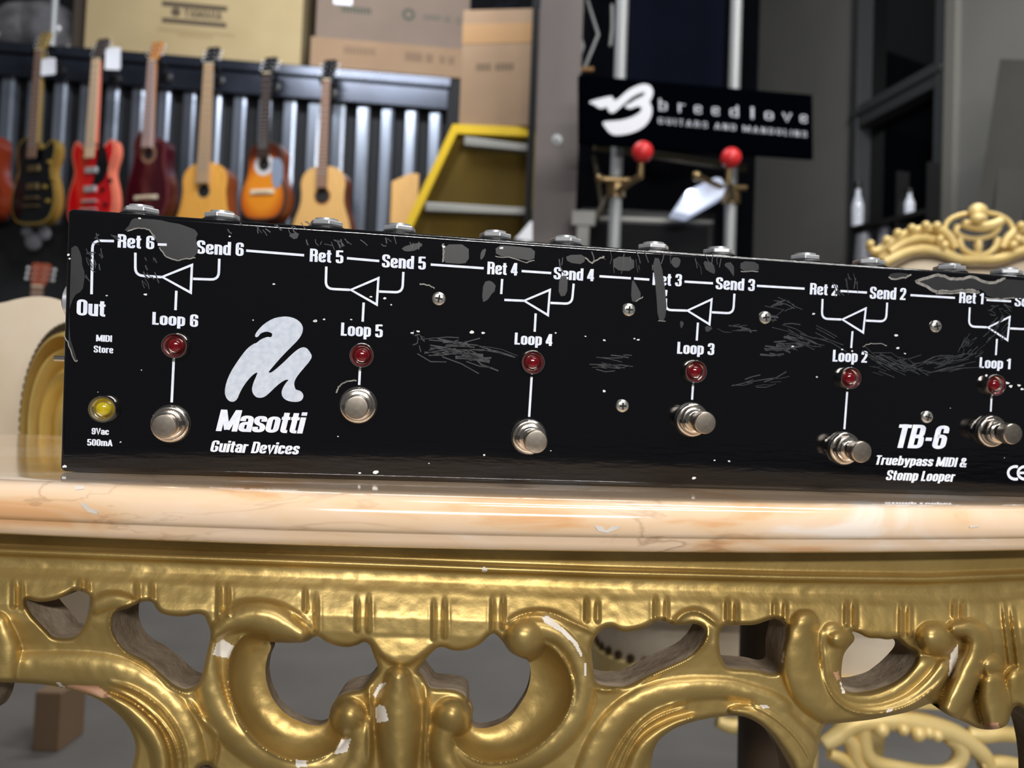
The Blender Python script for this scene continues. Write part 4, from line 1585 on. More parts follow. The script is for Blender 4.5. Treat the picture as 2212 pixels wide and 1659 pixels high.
H3 = conv(Z2, (440, 630), (500, 635), (590, 637), (645, 632), (690, 600), (712, 602), (760, 640), (850, 662), (912, 650), (952, 626), (985, 650), (995, 690), (1025, 760), (1020, 790), (985, 830), (940, 888), (880, 893), (820, 915), (785, 955), (764, 1010), (760, 1062),
          (700, 1080), (620, 1060), (540, 1020), (480, 960), (440, 880), (424, 800), (430, 720), (462, 655))
H4 = conv(Z2, (1355, 650), (1430, 682), (1510, 672), (1570, 642), (1622, 588), (1645, 585), (1685, 625), (1720, 685), (1780, 715), (1828, 728), (1838, 800), (1820, 890), (1780, 960), (1720, 1040), (1640, 1080), (1570, 1092), (1518, 1080), (1530, 1010), (1512, 950), (1470, 897), (1400, 880), (1305, 880), (1285, 850), (1250, 800), (1228, 786), (1262, 742), (1310, 685))
H2 = conv(Z1, (690, 795), (770, 752), (832, 752), (850, 800), (900, 830), (1000, 838), (1060, 820), (1110, 825), (1125, 860), (1150, 930), (1130, 1010), (1100, 1150), (1080, 1200), (1020, 1235), (960, 1215), (910, 1175), (850, 1120), (790, 1070), (740, 1050), (680, 1020), (630, 960), (605, 890), (615, 830), (645, 800))
H1 = conv(Z1, (132, 735), (205, 760), (310, 745), (380, 710), (410, 688), (487, 714), (490, 760), (472, 850), (440, 920), (395, 955), (290, 950), (260, 915), (225, 880), (165, 815))
H5 = conv(Z3, (600, 745), (650, 705), (700, 700), (760, 742), (850, 730), (930, 705), (1000, 660), (1060, 665), (1110, 692), (1180, 690), (1250, 678), (1312, 700), (1332, 745), (1290, 830), (1230, 900), (1130, 950), (1000, 1000), (900, 1050), (835, 1085), (760, 1112), (640, 1100), (580, 1080), (568, 980), (558, 880), (553, 830))
H6 = conv(Z4, (-140, 690), (0, 692), (100, 690), (180, 660), (240, 642), (300, 680), (312, 740), (275, 900), (265, 1010), (200, 1020), (130, 1000), (50, 990), (-80, 985), (-110, 960), (-148, 860))
H7 = conv(Z4, (745, 728), (800, 745), (860, 780), (940, 780), (1000, 792), (1060, 775), (1130, 850), (1190, 870), (1190, 920), (1150, 990), (1060, 1070), (950, 1115), (850, 1140), (760, 1150), (700, 1130), (680, 1060), (685, 950), (700, 880), (740, 830), (772, 795), (770, 765))
B1 = [(-40, 1470)] + conv(Z1, (0, 1192), (200, 1200), (350, 1222), (480, 1260), (560, 1300), (640, 1362), (700, 1430), (735, 1510), (738, 1580), (715, 1659), (700, 1900)) + [(-80, 1760), (-70, 1560)]
B2 = conv(Z1, (1060, 1690), (1080, 1655), (1112, 1640), (1145, 1645), (1180, 1680), (1185, 1900), (1050, 1900))
B3 = [(1395, 1760), (1404, 1659), (1415, 1608), (1434, 1589), (1457, 1573), (1498, 1558), (1546, 1549), (1594, 1544), (1630, 1556), (1660, 1580), (1680, 1608), (1698, 1640), (1712, 1665), (1720, 1760)]
B4 = conv(Z4, (555, 1365), (640, 1358), (760, 1346), (900, 1330), (1000, 1308), (1150, 1278), (1235, 1240), (1300, 1215), (1345, 1262), (1420, 1312), (1530, 1352), (1600, 1392), (1690, 1402), (1770, 1390), (1815, 1360), (1828, 1300), (1850, 1240), (1900, 1235), (1990, 1330), (2050, 1500), (2080, 1700), (2080, 1960), (440, 1960), (490, 1640), (525, 1540))
holes = [H1, H2, H3, H4, H5, H6, H7, B1, B2, B3, B4]
mH7, mH5 = mir(H7), mir(H5)
mB4 = mir(B4)
holes += [mH7, mB4]
holes = [chaikin(h, 2, True) for h in holes]

SDF = np.full(PX.shape, 60.0)
for h in holes:
    sl, D, _ = seg_dist(h, True, 40)
    ins = inside(h, PX[sl], PY[sl])
    SDF[sl] = np.minimum(SDF[sl], np.where(ins, -D, D))
rel = PY - yB_(PX)
HB = np.interp(rel, [-90, -15, -9, -7, -5, 5, 8, 11, 22, 34, 47, 60, 70, 82, 100, 114, 150, 200, 600],
               [-3.2, -3.4, -3.1, -.6, 1.3, 2.3, 1.0, -2.2, -2.2, -1.7, -.4, 1.2, 2.1, 3.2, 4.8, 5.8, 6.2, 4.4, 3.0])
HGT = HB.copy()
# the band swells at the right and left corners
HGT += 4.0 * np.clip((PX - 2120) / 150, 0, 1) ** 2 * np.clip(rel / 60, 0, 1)


def stroke(pts, w, H, base=2.0, power=.5):
    P = chaikin(pts, 2, False)
    wmax = max(w) if isinstance(w, (list, tuple)) else w
    sl, D, Tt = seg_dist(P, False, wmax + 4)
    ww = np.interp(Tt, np.linspace(0, 1, len(w)), w) if isinstance(w, (list, tuple)) else w
    q = D / ww
    h = np.where(q < 1, base + H * np.power(np.clip(1 - q * q, 0, 1), power), -99)
    HGT[sl] = np.maximum(HGT[sl], h)


def ridge(pts, w, H):
    P = chaikin(pts, 2, False)
    sl, D, Tt = seg_dist(P, False, w * 3 + 4)
    taper = np.clip(np.minimum(Tt, 1 - Tt) * 8, 0, 1)
    HGT[sl] += H * np.exp(-(D / w) ** 2) * (.35 + .65 * taper)


def blob(c, r, H, base=2.0, rot=0.0):
    ca_, sa_ = math.cos(rot), math.sin(rot)
    X, Y = PX - c[0], PY - c[1]
    u, v = (X * ca_ + Y * sa_) / r[0], (-X * sa_ + Y * ca_) / r[1]
    q = u * u + v * v
    h = np.where(q < 1, base + H * np.sqrt(np.clip(1 - q, 0, 1)), -99)
    np.maximum(HGT, h, out=HGT)


def plate(poly, H, w, drop=4.0):
    """a raised flat lobe with a rounded rim"""
    P = chaikin(poly, 2)
    sl, D, _ = seg_dist(P, True, 20)
    ins_ = inside(P, PX[sl], PY[sl])
    h = np.clip(4.6 + (PY[sl] - 1335) / 70 * 2.4, 0, H) - drop * np.clip(1 - D / w, 0, 1) ** 2
    HGT[sl] = np.where(ins_, np.maximum(HGT[sl], h), HGT[sl])


# mouldings of the two big arches
archL = conv(Z1, (-60, 1130), (200, 1115), (450, 1115), (620, 1135), (760, 1200), (880, 1295), (965, 1400), (1010, 1520), (1030, 1659), (1030, 1760))
stroke(archL, 40, 5.0, 2.5)
stroke(conv(Z1, (590, 1270), (680, 1320), (770, 1400), (840, 1490), (880, 1600), (880, 1740)), [8, 17, 22, 22, 20], 7.0, 3.0)
archR = conv(Z3, (520, 1760), (560, 1640), (620, 1490), (720, 1345), (860, 1225), (1040, 1150), (1250, 1115), (1500, 1115), (1740, 1185), (1880, 1270)) + conv(Z4, (90, 1170), (230, 1270), (360, 1390), (460, 1500), (500, 1620))
stroke(archR, [34, 34, 30, 24, 24, 26], 5.0, 2.5)
stroke(conv(Z3, (820, 1760), (850, 1640), (900, 1530), (990, 1440), (1120, 1365), (1250, 1320)), [22, 22, 20, 16, 10], 6.0, 2.0)
stroke(conv(Z4, (-60, 1270), (60, 1290), (180, 1350), (290, 1440), (380, 1550), (420, 1640)), [8, 16, 20, 22, 22], 6.0, 2.5)
# left C scroll body and its leaf head
CL_body = conv(Z2, (120, 620), (110, 720), (120, 850), (160, 980), (230, 1090), (330, 1180), (450, 1250), (600, 1310), (760, 1300), (880, 1230), (930, 1140))
stroke(CL_body, [30, 32, 34, 34, 30, 26], 6.0, 3.0)
stroke(conv(Z2, (150, 590), (240, 520), (340, 500), (450, 520), (540, 560), (610, 590)), [16, 28, 34, 34, 22], 9.0, 4.0)
# right C scroll body and ball head
stroke(conv(Z2, (1830, 560), (1930, 570), (2020, 620), (2090, 720), (2120, 830), (2115, 930), (2070, 1040), (1980, 1150), (1870, 1230), (1740, 1290), (1620, 1310), (1480, 1260), (1400, 1180)), [26, 22, 26, 28, 28, 26, 24], 6.0, 3.0)
blob(Z2(1800, 615), (45, 45), 11.0, 3.0)
# central lobe with its two side balls
stroke(conv(Z2, (1130, 830), (1130, 960), (1130, 1090), (1130, 1200), (1135, 1330), (1135, 1500)), [30, 50, 51, 44, 34, 40], 13.0, 1.0)
blob(Z2(872, 1030), (38, 41), 12.0, 2.0)
stroke(conv(Z2, (880, 1040), (930, 1130), (930, 1230), (880, 1330), (800, 1420)), [34, 30, 30, 34], 8.0, 3.0)
blob(Z2(1412, 1030), (42, 43), 12.0, 2.0)
stroke(conv(Z2, (1400, 1060), (1370, 1150), (1370, 1230), (1420, 1330), (1500, 1420)), [34, 32, 32, 34], 8.0, 3.0)
stroke(conv(Z2, (1118, 740), (1125, 820)), [40, 42], 2.0, 0.0)
plate(conv(Z2, (930, 520), (950, 610), (990, 660), (1040, 724), (1110, 768), (1172, 772), (1232, 740), (1292, 692), (1350, 645), (1390, 610), (1400, 520)), 7.4, 12, 4.0)
# stem between the small left openings
stroke(conv(Z1, (520, 780), (600, 745), (690, 750), (740, 770)), [18, 20, 16, 10], 4.0, 5.0)
# right group: big C with inner lip, knuckles and drops (mirrored at the far left too)
RG = []


def rg(fn, pts, *a):
    fn(pts, *a)
    fn(mir(pts), *a)


rg(stroke, conv(Z4, (430, 690), (400, 800), (395, 950), (440, 1080), (530, 1200), (660, 1290), (820, 1300), (1000, 1270), (1170, 1200), (1290, 1090), (1370, 980)), [30, 42, 45, 43, 36, 27, 22, 22, 22, 20], 7.0, 4.0)
rg(stroke, conv(Z4, (620, 760), (640, 830), (620, 960), (640, 1080), (720, 1190), (850, 1215), (1000, 1180), (1130, 1100), (1260, 990)), [32, 34, 28, 24, 22, 22, 26, 32, 38], 6.5, 2.0)
for c, r, H, b0, ro in ((Z4(1320, 785), (43, 36), 13.0, 4.0, .4), (Z4(1690, 965), (27, 24), 9.0, 5.0, 0), (Z4(660, 790), (27, 24), 9.0, 3.0, .2)):
    blob(c, r, H, b0, ro)
    blob((1730 - c[0], c[1]), r, H, b0, -ro)
rg(stroke, conv(Z4, (1450, 720), (1560, 715), (1620, 790), (1600, 900), (1550, 1000), (1500, 1110), (1440, 1230), (1420, 1270)), [18, 26, 30, 30, 30, 30, 26], 9.0, 5.0)
rg(stroke, conv(Z4, (1700, 1080), (1715, 1200), (1725, 1310), (1725, 1360)), [28, 34, 32, 24], 9.0, 5.0)
rg(stroke, conv(Z4, (1880, 1060), (1900, 1160), (1960, 1260)), [30, 36, 40], 6.0, 5.0)


# hollow troughs: from a lip down to the edge of the opening
def trough(hole, rim, top, depth, closed_rim=False):
    rim = chaikin(rim, 2, False)
    slh, Dh, _ = seg_dist(hole, True, 90)
    slr, Dr, _ = seg_dist(rim, False, 400)
    j0 = max(slh[0].start, slr[0].start)
    j1 = min(slh[0].stop, slr[0].stop)
    i0 = max(slh[1].start, slr[1].start)
    i1 = min(slh[1].stop, slr[1].stop)
    dh = Dh[j0 - slh[0].start:j1 - slh[0].start, i0 - slh[1].start:i1 - slh[1].start]
    dr = Dr[j0 - slr[0].start:j1 - slr[0].start, i0 - slr[1].start:i1 - slr[1].start]
    X, Y = PX[j0:j1, i0:i1], PY[j0:j1, i0:i1]
    poly = list(rim)
    # close the region through the middle of the opening
    c_ = np.mean(np.array(hole), 0)
    poly = poly + [c_]
    ins_ = inside(poly, X, Y)
    t_ = dr / (dr + dh + 1e-6)
    h = top - depth * np.sqrt(np.clip(1 - (1 - t_) ** 2, 0, 1))
    blk = HGT[j0:j1, i0:i1]
    blk[ins_] = h[ins_]
    TRO[j0:j1, i0:i1] |= ins_


TRO = np.zeros(PX.shape, bool)
rimL = conv(Z2, (415, 590), (340, 585), (290, 610), (245, 680), (222, 780), (230, 880), (262, 1000), (322, 1100), (400, 1180), (500, 1240), (590, 1262), (690, 1255), (780, 1215), (825, 1165), (830, 1120))
rimR = conv(Z2, (1905, 640), (1960, 665), (2030, 750), (2062, 860), (2052, 950), (2012, 1040), (1950, 1115), (1880, 1180), (1790, 1238), (1700, 1266), (1600, 1272), (1520, 1245), (1452, 1185), (1425, 1140))
trough(holes[2], rimL, 9.5, 20.0)
trough(holes[3], rimR, 9.5, 20.0)
# re-assert what stands in front of the troughs
blob(Z2(1800, 615), (45, 45), 12.0, 3.0)
blob(Z2(872, 1030), (38, 41), 13.0, 2.0)
blob(Z2(1412, 1030), (42, 43), 13.0, 2.0)
stroke(conv(Z2, (240, 520), (340, 490), (450, 505), (540, 555), (600, 590)), [18, 30, 34, 33, 22], 9.0, 4.0)
# lips and small ridges
ridge(rimL[1:-1], 3.2, 2.4)
ridge(rimR[1:-1], 3.2, 2.4)
rg(ridge, conv(Z4, (545, 735), (545, 900), (565, 1050), (625, 1180), (720, 1265), (850, 1296), (1000, 1285), (1150, 1238), (1280, 1150), (1372, 1060), (1420, 950)), 3.4, 2.6)
ridge(conv(Z1, (730, 772), (660, 772), (606, 820), (598, 900), (640, 985), (700, 1045), (780, 1085), (860, 1145), (940, 1228), (1010, 1258)), 4.0, 2.6)
ridge(conv(Z1, (600, 1190), (740, 1230), (870, 1325), (960, 1445), (1000, 1560), (1010, 1700)), 4.0, 2.6)
ridge(conv(Z1, (580, 1225), (700, 1265), (820, 1350), (915, 1455), (965, 1570), (975, 1700)), 3.5, 2.2)
ridge(conv(Z3, (650, 1760), (690, 1640), (750, 1520), (850, 1375), (960, 1285), (1080, 1235), (1200, 1205)), 3.6, 2.6)
ridge(conv(Z3, (720, 1760), (760, 1640), (830, 1480), (920, 1370), (1040, 1300), (1190, 1255)), 3.2, 2.0)
ridge(conv(Z4, (-40, 1240), (80, 1240), (220, 1310), (350, 1420), (440, 1540), (480, 1640)), 3.6, 2.4)
ridge(conv(Z3, (1110, 690), (1170, 615), (1260, 590), (1340, 625), (1430, 700)), 5.0, 3.0)
ridge(conv(Z3, (1345, 720), (1345, 790), (1290, 860), (1190, 930), (1050, 990), (900, 1065)), 4.5, 2.4)
ridge(conv(Z2, (240, 440), (330, 415), (450, 420), (560, 460), (660, 540)), 4.5, 2.0)
ridge(conv(Z2, (1700, 530), (1800, 475), (1930, 468), (2050, 525), (2190, 590)), 4.5, 2.4)
ridge(conv(Z2, (975, 870), (985, 1000), (975, 1130), (980, 1300)), 6, 3)
ridge(conv(Z2, (1275, 870), (1285, 1000), (1275, 1130), (1270, 1300)), 6, 3)
ridge(conv(Z1, (1030, 1300), (1120, 1420), (1190, 1500), (1160, 1659)), 5, 3)
ridge(conv(Z3, (560, 1110), (650, 1140), (760, 1110)), 4, 2)
# pairs of slim flutes along the band
for fx, y0, y1 in ((30, 1255, 1308), (48, 1258, 1310), (173, 1252, 1275), (189, 1255, 1280), (296, 1258, 1296), (328, 1260, 1296), (473, 1262, 1334), (493, 1264, 1328), (660, 1272, 1318), (684, 1284, 1362), (772, 1290, 1360), (797, 1285, 1362),
                   (937, 1296, 1378), (961, 1292, 1374), (1064, 1290, 1366), (1087, 1286, 1356), (1267, 1292, 1340), (1291, 1296, 1340), (1416, 1288, 1338), (1440, 1292, 1342), (1571, 1294, 1338), (1591, 1300, 1342), (1673, 1296, 1334), (1696, 1298, 1344),
                   (1828, 1298, 1348), (1847, 1300, 1350), (1946, 1302, 1368), (1965, 1304, 1372), (2061, 1296, 1330), (2079, 1298, 1332), (2170, 1300, 1430), (2189, 1310, 1440),
                   (-60, 1250, 1310), (-160, 1250, 1305), (-260, 1245, 1300), (2230, 1310, 1440)):
    sl, D, Tt = seg_dist([(fx + (0 if fx < 2100 else -4), y0), (fx + (0 if fx < 2100 else 12), y1)], False, 16)
    HGT[sl] += 1.7 * np.exp(-(D / (3.2 + 1.6 * Tt)) ** 2) * np.clip(Tt * 3 + .25, 0, 1) - .5 * np.exp(-((D - 8) / 3) ** 2) * np.clip(Tt * 3, 0, 1)
# rounded edges at every opening, soft hand-cut unevenness
edge = np.clip(1 - SDF / 9.0, 0, 1)
HGT -= np.where(TRO, 0.0, 3.6) * edge ** 2
nz = rng.normal(size=(NYg // 8 + 3, NXg // 8 + 3))


def upsample(a, f):
    yi = np.linspace(0, a.shape[0] - 1.001, NYg)
    xi = np.linspace(0, a.shape[1] - 1.001, NXg)
    y0, x0 = yi.astype(int), xi.astype(int)
    fy, fx = (yi - y0)[:, None], (xi - x0)[None]
    fy, fx = fy * fy * (3 - 2 * fy), fx * fx * (3 - 2 * fx)
    return (a[y0][:, x0] * (1 - fy) * (1 - fx) + a[y0 + 1][:, x0] * fy * (1 - fx) + a[y0][:, x0 + 1] * (1 - fy) * fx + a[y0 + 1][:, x0 + 1] * fy * fx)


HGT += .09 * upsample(nz, 8) * (.3 + .7 * (rel > 10))


def blur(a):
    k = np.array([1, 4, 6, 4, 1]) / 16.0
    p = np.pad(a, ((2, 2), (0, 0)), 'edge')
    a = sum(k[i] * p[i:i + a.shape[0]] for i in range(5))
    p = np.pad(a, ((0, 0), (2, 2)), 'edge')
    return sum(k[i] * p[:, i:i + a.shape[1]] for i in range(5))


HGT = blur(HGT)
# distance from the lens of every point of the relief
DX = W2C[0][0] * (PX - CX) / FPX + W2C[0][1] * (PY - CY) / FPX + W2C[0][2]
DY = W2C[1][0] * (PX - CX) / FPX + W2C[1][1] * (PY - CY) / FPX + W2C[1][2]
DZ = W2C[2][0] * (PX - CX) / FPX + W2C[2][1] * (PY - CY) / FPX + W2C[2][2]


def relief(h):
    K = .3 / DY
    for _ in range(10):
        K = (yfront(K * DX) + .0165 - h * .001) / DY
    return K * DX, K * DY, HC + K * DZ


VX, VY, VZ = relief(HGT)
# stay under the marble
SDF = np.minimum(SDF, (TZ - .0185 - VZ) * 5000)
SDF[-1, :] = np.minimum(SDF[-1, :], 1.0)

verts = np.stack([VX, VY, VZ], -1).reshape(-1, 3).tolist()
S = SDF.reshape(-1)
Sp = SDF > 0
c00, c10, c11, c01 = Sp[:-1, :-1], Sp[:-1, 1:], Sp[1:, 1:], Sp[1:, :-1]
full = c00 & c10 & c11 & c01
any_ = (c00 | c10 | c11 | c01) & ~full
idx = np.arange(NYg * NXg).reshape(NYg, NXg)
jj, ii = np.nonzero(full)
faces = np.stack([idx[jj, ii], idx[jj + 1, ii], idx[jj + 1, ii + 1], idx[jj, ii + 1]], -1).tolist()
cut = {}
bedges = []


def cutv(a, b_):
    key = (a, b_) if a < b_ else (b_, a)
    if key not in cut:
        t_ = S[a] / (S[a] - S[b_])
        t_ = min(max(t_, .02), .98)
        pa_, pb2 = verts[a], verts[b_]
        cut[key] = len(verts)
        verts.append([pa_[k] + (pb2[k] - pa_[k]) * t_ for k in range(3)])
    return cut[key]


for j, i in zip(*np.nonzero(any_)):
    q = [idx[j, i], idx[j + 1, i], idx[j + 1, i + 1], idx[j, i + 1]]
    poly = []
    cuts = []
    for a in range(4):
        p_, n_ = int(q[a]), int(q[(a + 1) % 4])
        if S[p_] > 0:
            poly.append(p_)
        if (S[p_] > 0) != (S[n_] > 0):
            c_ = cutv(p_, n_)
            poly.append(c_)
            cuts.append((c_, S[p_] > 0))
    if len(poly) >= 3:
        faces.append(poly)
    if len(cuts) == 2:
        a, b_ = cuts
        if a[1]:
            bedges.append((a[0], b_[0]))
        else:
            bedges.append((b_[0], a[0]))
# border edges of the sheet
for i in range(NXg - 1):
    if Sp[-1, i] and Sp[-1, i + 1]:
        bedges.append((int(idx[-1, i]), int(idx[-1, i + 1])))
for j in range(NYg - 1):
    for i in (0, NXg - 1):
        if Sp[j, i] and Sp[j + 1, i]:
            bedges.append((int(idx[j, i]), int(idx[j + 1, i])))
nfront = len(faces)
bv = {}


def backv(a):
    if a not in bv:
        p_ = verts[a]
        bv[a] = len(verts)
        verts.append([p_[0], max(p_[1] + .004, yfront(p_[0]) + .0165 + .016), p_[2]])
    return bv[a]


midv = {}
for a, b_ in bedges:
    faces.append([a, b_, backv(b_), backv(a)])
# material of each face: gilt, dusty cut edges, missing gilding
mi = np.zeros(len(faces), int)
mi[nfront:] = 1
chips = [
    (2, conv(Z2, (165, 640), (200, 615), (258, 655), (228, 718), (145, 700))),
    (2, conv(Z2, (1010, 985), (1030, 962), (1062, 975), (1080, 1050), (1015, 1060))),
    (2, conv(Z2, (790, 1228), (830, 1150), (880, 1145), (860, 1215))),
    (2, conv(Z2, (585, 1255), (640, 1258), (648, 1292), (590, 1297))),
    (2, conv(Z2, (1893, 500), (1925, 490), (2010, 560), (2080, 630), (2112, 705), (2100, 708), (2060, 640), (1990, 575), (1905, 525))),
    (2, conv(Z2, (2116, 740), (2130, 745), (2132, 815), (2118, 808))),
    (2, conv(Z2, (998, 910), (1030, 855), (1075, 842), (1065, 855), (1030, 890), (1010, 930))),
    (3, conv(Z1, (340, 1213), (390, 1207), (535, 1215), (605, 1270), (560, 1280), (470, 1248))),
    (2, conv(Z1, (303, 1192), (325, 1195), (365, 1232), (345, 1238))),
    (2, conv(Z4, (1420, 890), (1470, 820), (1475, 900), (1430, 1015), (1408, 1040))),
    (2, conv(Z4, (668, 1070), (685, 1080), (712, 1155), (690, 1158))),
    (3, conv(Z4, (1650, 1375), (1690, 1350), (1745, 1355), (1755, 1400), (1680, 1402))),
    (2, conv(Z4, (255, 890), (285, 852), (298, 885), (285, 950), (258, 940))),
    (2, conv(Z4, (985, 1265), (1030, 1255), (1025, 1275), (990, 1287))),
    (3, conv(Z4, (625, 1010), (660, 1005), (675, 1060), (650, 1065))),
    (2, conv(Z2, (1573, 245), (1585, 232), (1605, 240), (1600, 260), (1580, 262))),
    (2, conv(Z4, (130, 1232), (180, 1232), (198, 1250), (150, 1258))),
]
fc = np.array([[PX[j, i], PY[j, i]] for j, i in zip(jj, ii)]) + 1.1
for mid, poly in chips:
    P = np.array(poly)
    lo, hi = P.min(0), P.max(0)
    cand = np.nonzero((fc[:, 0] > lo[0]) & (fc[:, 0] < hi[0]) & (fc[:, 1] > lo[1]) & (fc[:, 1] < hi[1]))[0]
    if len(cand):
        ins_ = inside(poly, fc[cand, 0], fc[cand, 1])
        mi[cand[ins_]] = mid
verts = [(v[0] - ROOT.x, v[1] - ROOT.y, v[2] - ROOT.z) for v in verts]
me = bpy.data.meshes.new('carved_frieze')
me.from_pydata(verts, [], faces)
for k in ('gold', 'dust', 'gesso', 'rawwood'):
    me.materials.append(M[k])
me.polygons.foreach_set('material_index', mi.tolist())
me.polygons.foreach_set('use_smooth', [True] * len(faces))
me.set_sharp_from_angle(angle=R_(55))
me.update()
link_mesh('carved_frieze', me, tb)

# plain rails at the sides and back, corner blocks and cabriole legs
bb = MB()
zt, zl = TZ - .0195, TZ - .10
pr = [(-.42, .568), (.245, .64), (.245, .655), (-.42, .583)]
bb.prism([(x, y, zl) for x, y in pr], (0, 0, zt - zl))
bb.build('rear_rail', M['gold'], tb, world=True, bevel=.003)
for nm, pr in (('left_side_rail', [(-.378, .345), (-.363, .345), (-.42, .585), (-.435, .585)]), ('right_side_rail', [(.285, .40), (.30, .40), (.262, .64), (.247, .64)])):
    bb = MB()
    bb.prism([(x, y, zl) for x, y in pr], (0, 0, zt - zl))
    bb.build('side_rail', M['gold'], tb, world=True, bevel=.003)
bb = MB()
pr = [(x, yfront(x) + .014) for x in np.linspace(-.372, -.268, 8)] + [(x, yfront(x) + .030) for x in np.linspace(-.268, -.372, 8)]
bb.prism([(x, y, zl) for x, y in pr], (0, 0, zt - zl))
bb.build('front_corner_rail', M['gold'], tb, world=True, bevel=.003)
for (lx, ly, dx, dy) in ((.292, .388, .03, -.02), (-.365, .36, -.03, -.02), (.222, .63, .0, .0), (-.435, .55, -.03, .02)):
    bb = MB()
    H_ = zt
    path = [(lx, ly, H_), (lx + dx * .5, ly + dy * .5, H_ - .10), (lx + dx, ly + dy, H_ - .20), (lx + dx * .5, ly + dy * .5, H_ - .38), (lx, ly, H_ - .55), (lx + dx * .4, ly + dy * .4, .03), (lx + dx * .8, ly + dy * .8, .0)]
    P = [Vector(p) for p in chaikin(path, 2, False)]
    rr = list(np.interp(np.linspace(0, 1, len(P)), [0, .15, .35, .7, .93, 1], [.027, .029, .028, .020, .018, .024]))
    bb.tube(P, rr, 16)
    bb.build('leg', M['brownwood'] if ly > .6 and lx > 0 else M['gold'], tb, world=True, smooth=60)

# ================================================================== BLACK LOOP SWITCHER
RP = np.array([[0.9900309552569568, -0.009539635723298606, -0.14052652056911663],
               [0.140849947223096, 0.06705035605053525, 0.987757835767829],
               [0.0, -0.9977039867133753, 0.06772558523918518]])
TP = np.array([-0.13716465419099133, 0.3237988091569891, 0.8358535124211822])
mp_ = Matrix.Identity(4)
for r in range(3):
    mp_[r][0] = RP[r][0]
    mp_[r][1] = -RP[r][1]
    mp_[r][2] = -RP[r][2]
    mp_[r][3] = TP[r]
mp_inv = mp_.inverted()


def pf(px, py, h=0.0):
    """a place on the switcher's face (or h above it) in the face's own x, y"""
    o_ = mp_inv @ Vector((0, 0, HC))
    d_ = mp_inv.to_3x3() @ Vector(ray(px, py))
    k_ = (h - o_.z) / d_.z
    p_ = o_ + d_ * k_
    return p_.x, p_.y


ped = thing('loop_switcher', 'long black pedal loop switcher standing on edge on the marble, with white lettering and footswitches', 'pedal', matrix=mp_)
XL, XR_ = -0.0502, 0.445
YT, YBm = 0.0207, -0.0889
# the housing's section: face in front, resting side level with the marble
up_l = mp_inv.to_3x3() @ Vector((0, 0, 1))
back = Vector((0, -up_l.z, up_l.y)).normalized()
if back.z > 0:
    back = -back
DEP = .046
sec = [Vector((0, YBm, 0)), Vector((0, YT, 0)), Vector((0, YT, 0)) + Vector((0, -.0005, -DEP)), Vector((0, YBm, 0)) + back * DEP]
bb = MB()
bb.prism([(XL, p.y, p.z) for p in sec], (XR_ - XL, 0, 0))
hs = bb.build('housing', M['black'], ped, bevel=.0022)
A_ = lambda x, y: (100 + x / 2.675, 430 + y / 2.675)
B_ = lambda x, y: (650 + x / 2.765, 450 + y / 2.765)
C_ = lambda x, y: (1200 + x / 2.765, 480 + y / 2.765)
D_ = lambda x, y: (1712 + x / 2.91, 530 + y / 2.91)


def legend(s_, f, x0, yb0, x1, yb1, yt, italic=0.0, gap=.045, pen=(.104, .07), z=.00012, m_=None):
    a = pf(*f(x0, yb0))
    c = pf(*f(x1, yb1))
    t_ = pf(*f(x0, yt))
    H_ = t_[1] - a[1]
    ss, w_ = text2d(s_, pen=pen, gap=gap)
    bb_ = MB()
    W_ = c[0] - a[0]
    for i_, (vs, fs) in enumerate(ss):
        pts_ = []
        zz_ = z + (i_ % 5) * 6e-6
        for p in vs:
            fx = p[0] / w_
            pts_.append((a[0] + fx * W_ + italic * (p[1]) * H_, a[1] + (c[1] - a[1]) * fx + p[1] * H_, zz_))
        bb_.add(pts_, fs)
    return bb_.build('printed_lettering', m_ or M['print'], ped, fixn=False)


for a in (("Ret 6", A_, 412, 280, 624, 291, 202), ("Send 6", A_, 868, 315, 1140, 330, 237), ("Out", A_, 175, 671, 342, 680, 578), ("MIDI", A_, 288, 822, 380, 826, 784),
          ("Store", A_, 274, 886, 387, 892, 846), ("Loop 6", A_, 612, 725, 877, 740, 652), ("9Vac", A_, 262, 1359, 362, 1363, 1322), ("500mA", A_, 237, 1424, 382, 1428, 1386),
          ("Ret 5", B_, 52, 318, 253, 330, 240), ("Send 5", B_, 483, 352, 745, 367, 274), ("Loop 5", B_, 238, 760, 488, 772, 682), ("Ret 4", B_, 1112, 393, 1294, 402, 318), ("Loop 4", B_, 1275, 813, 1502, 822, 742),
          ("Send 4", C_, -13, 340, 230, 353, 267), ("Ret 3", C_, 578, 375, 752, 384, 301), ("Send 3", C_, 955, 400, 1188, 412, 328), ("Loop 3", C_, 725, 785, 946, 794, 714),
          ("Ret 2", D_, 107, 308, 280, 318, 236), ("Send 2", D_, 483, 335, 710, 344, 259), ("Loop 2", D_, 250, 730, 468, 738, 656), ("Ret 1", D_, 1043, 362, 1196, 370, 293), ("Send 1", D_, 1393, 383, 1604, 393, 313), ("Loop 1", D_, 1172, 770, 1368, 779, 703)):
    legend(*a, z=.00032 if a[0] == 'Ret 1' else .00012)
legend("Masotti", A_, 980, 1340, 1480, 1355, 1215, italic=.20, gap=.02)
legend("Guitar Devices", A_, 945, 1460, 1455, 1476, 1393, italic=.20, gap=.04)
legend("TB-6", D_, 635, 1272, 955, 1281, 1122, italic=.20, gap=.03)
legend("Truebypass MIDI &", D_, 515, 1378, 1088, 1395, 1318, italic=.20, gap=.05)
legend("Stomp Looper", D_, 583, 1475, 1012, 1486, 1412, italic=.20, gap=.05)
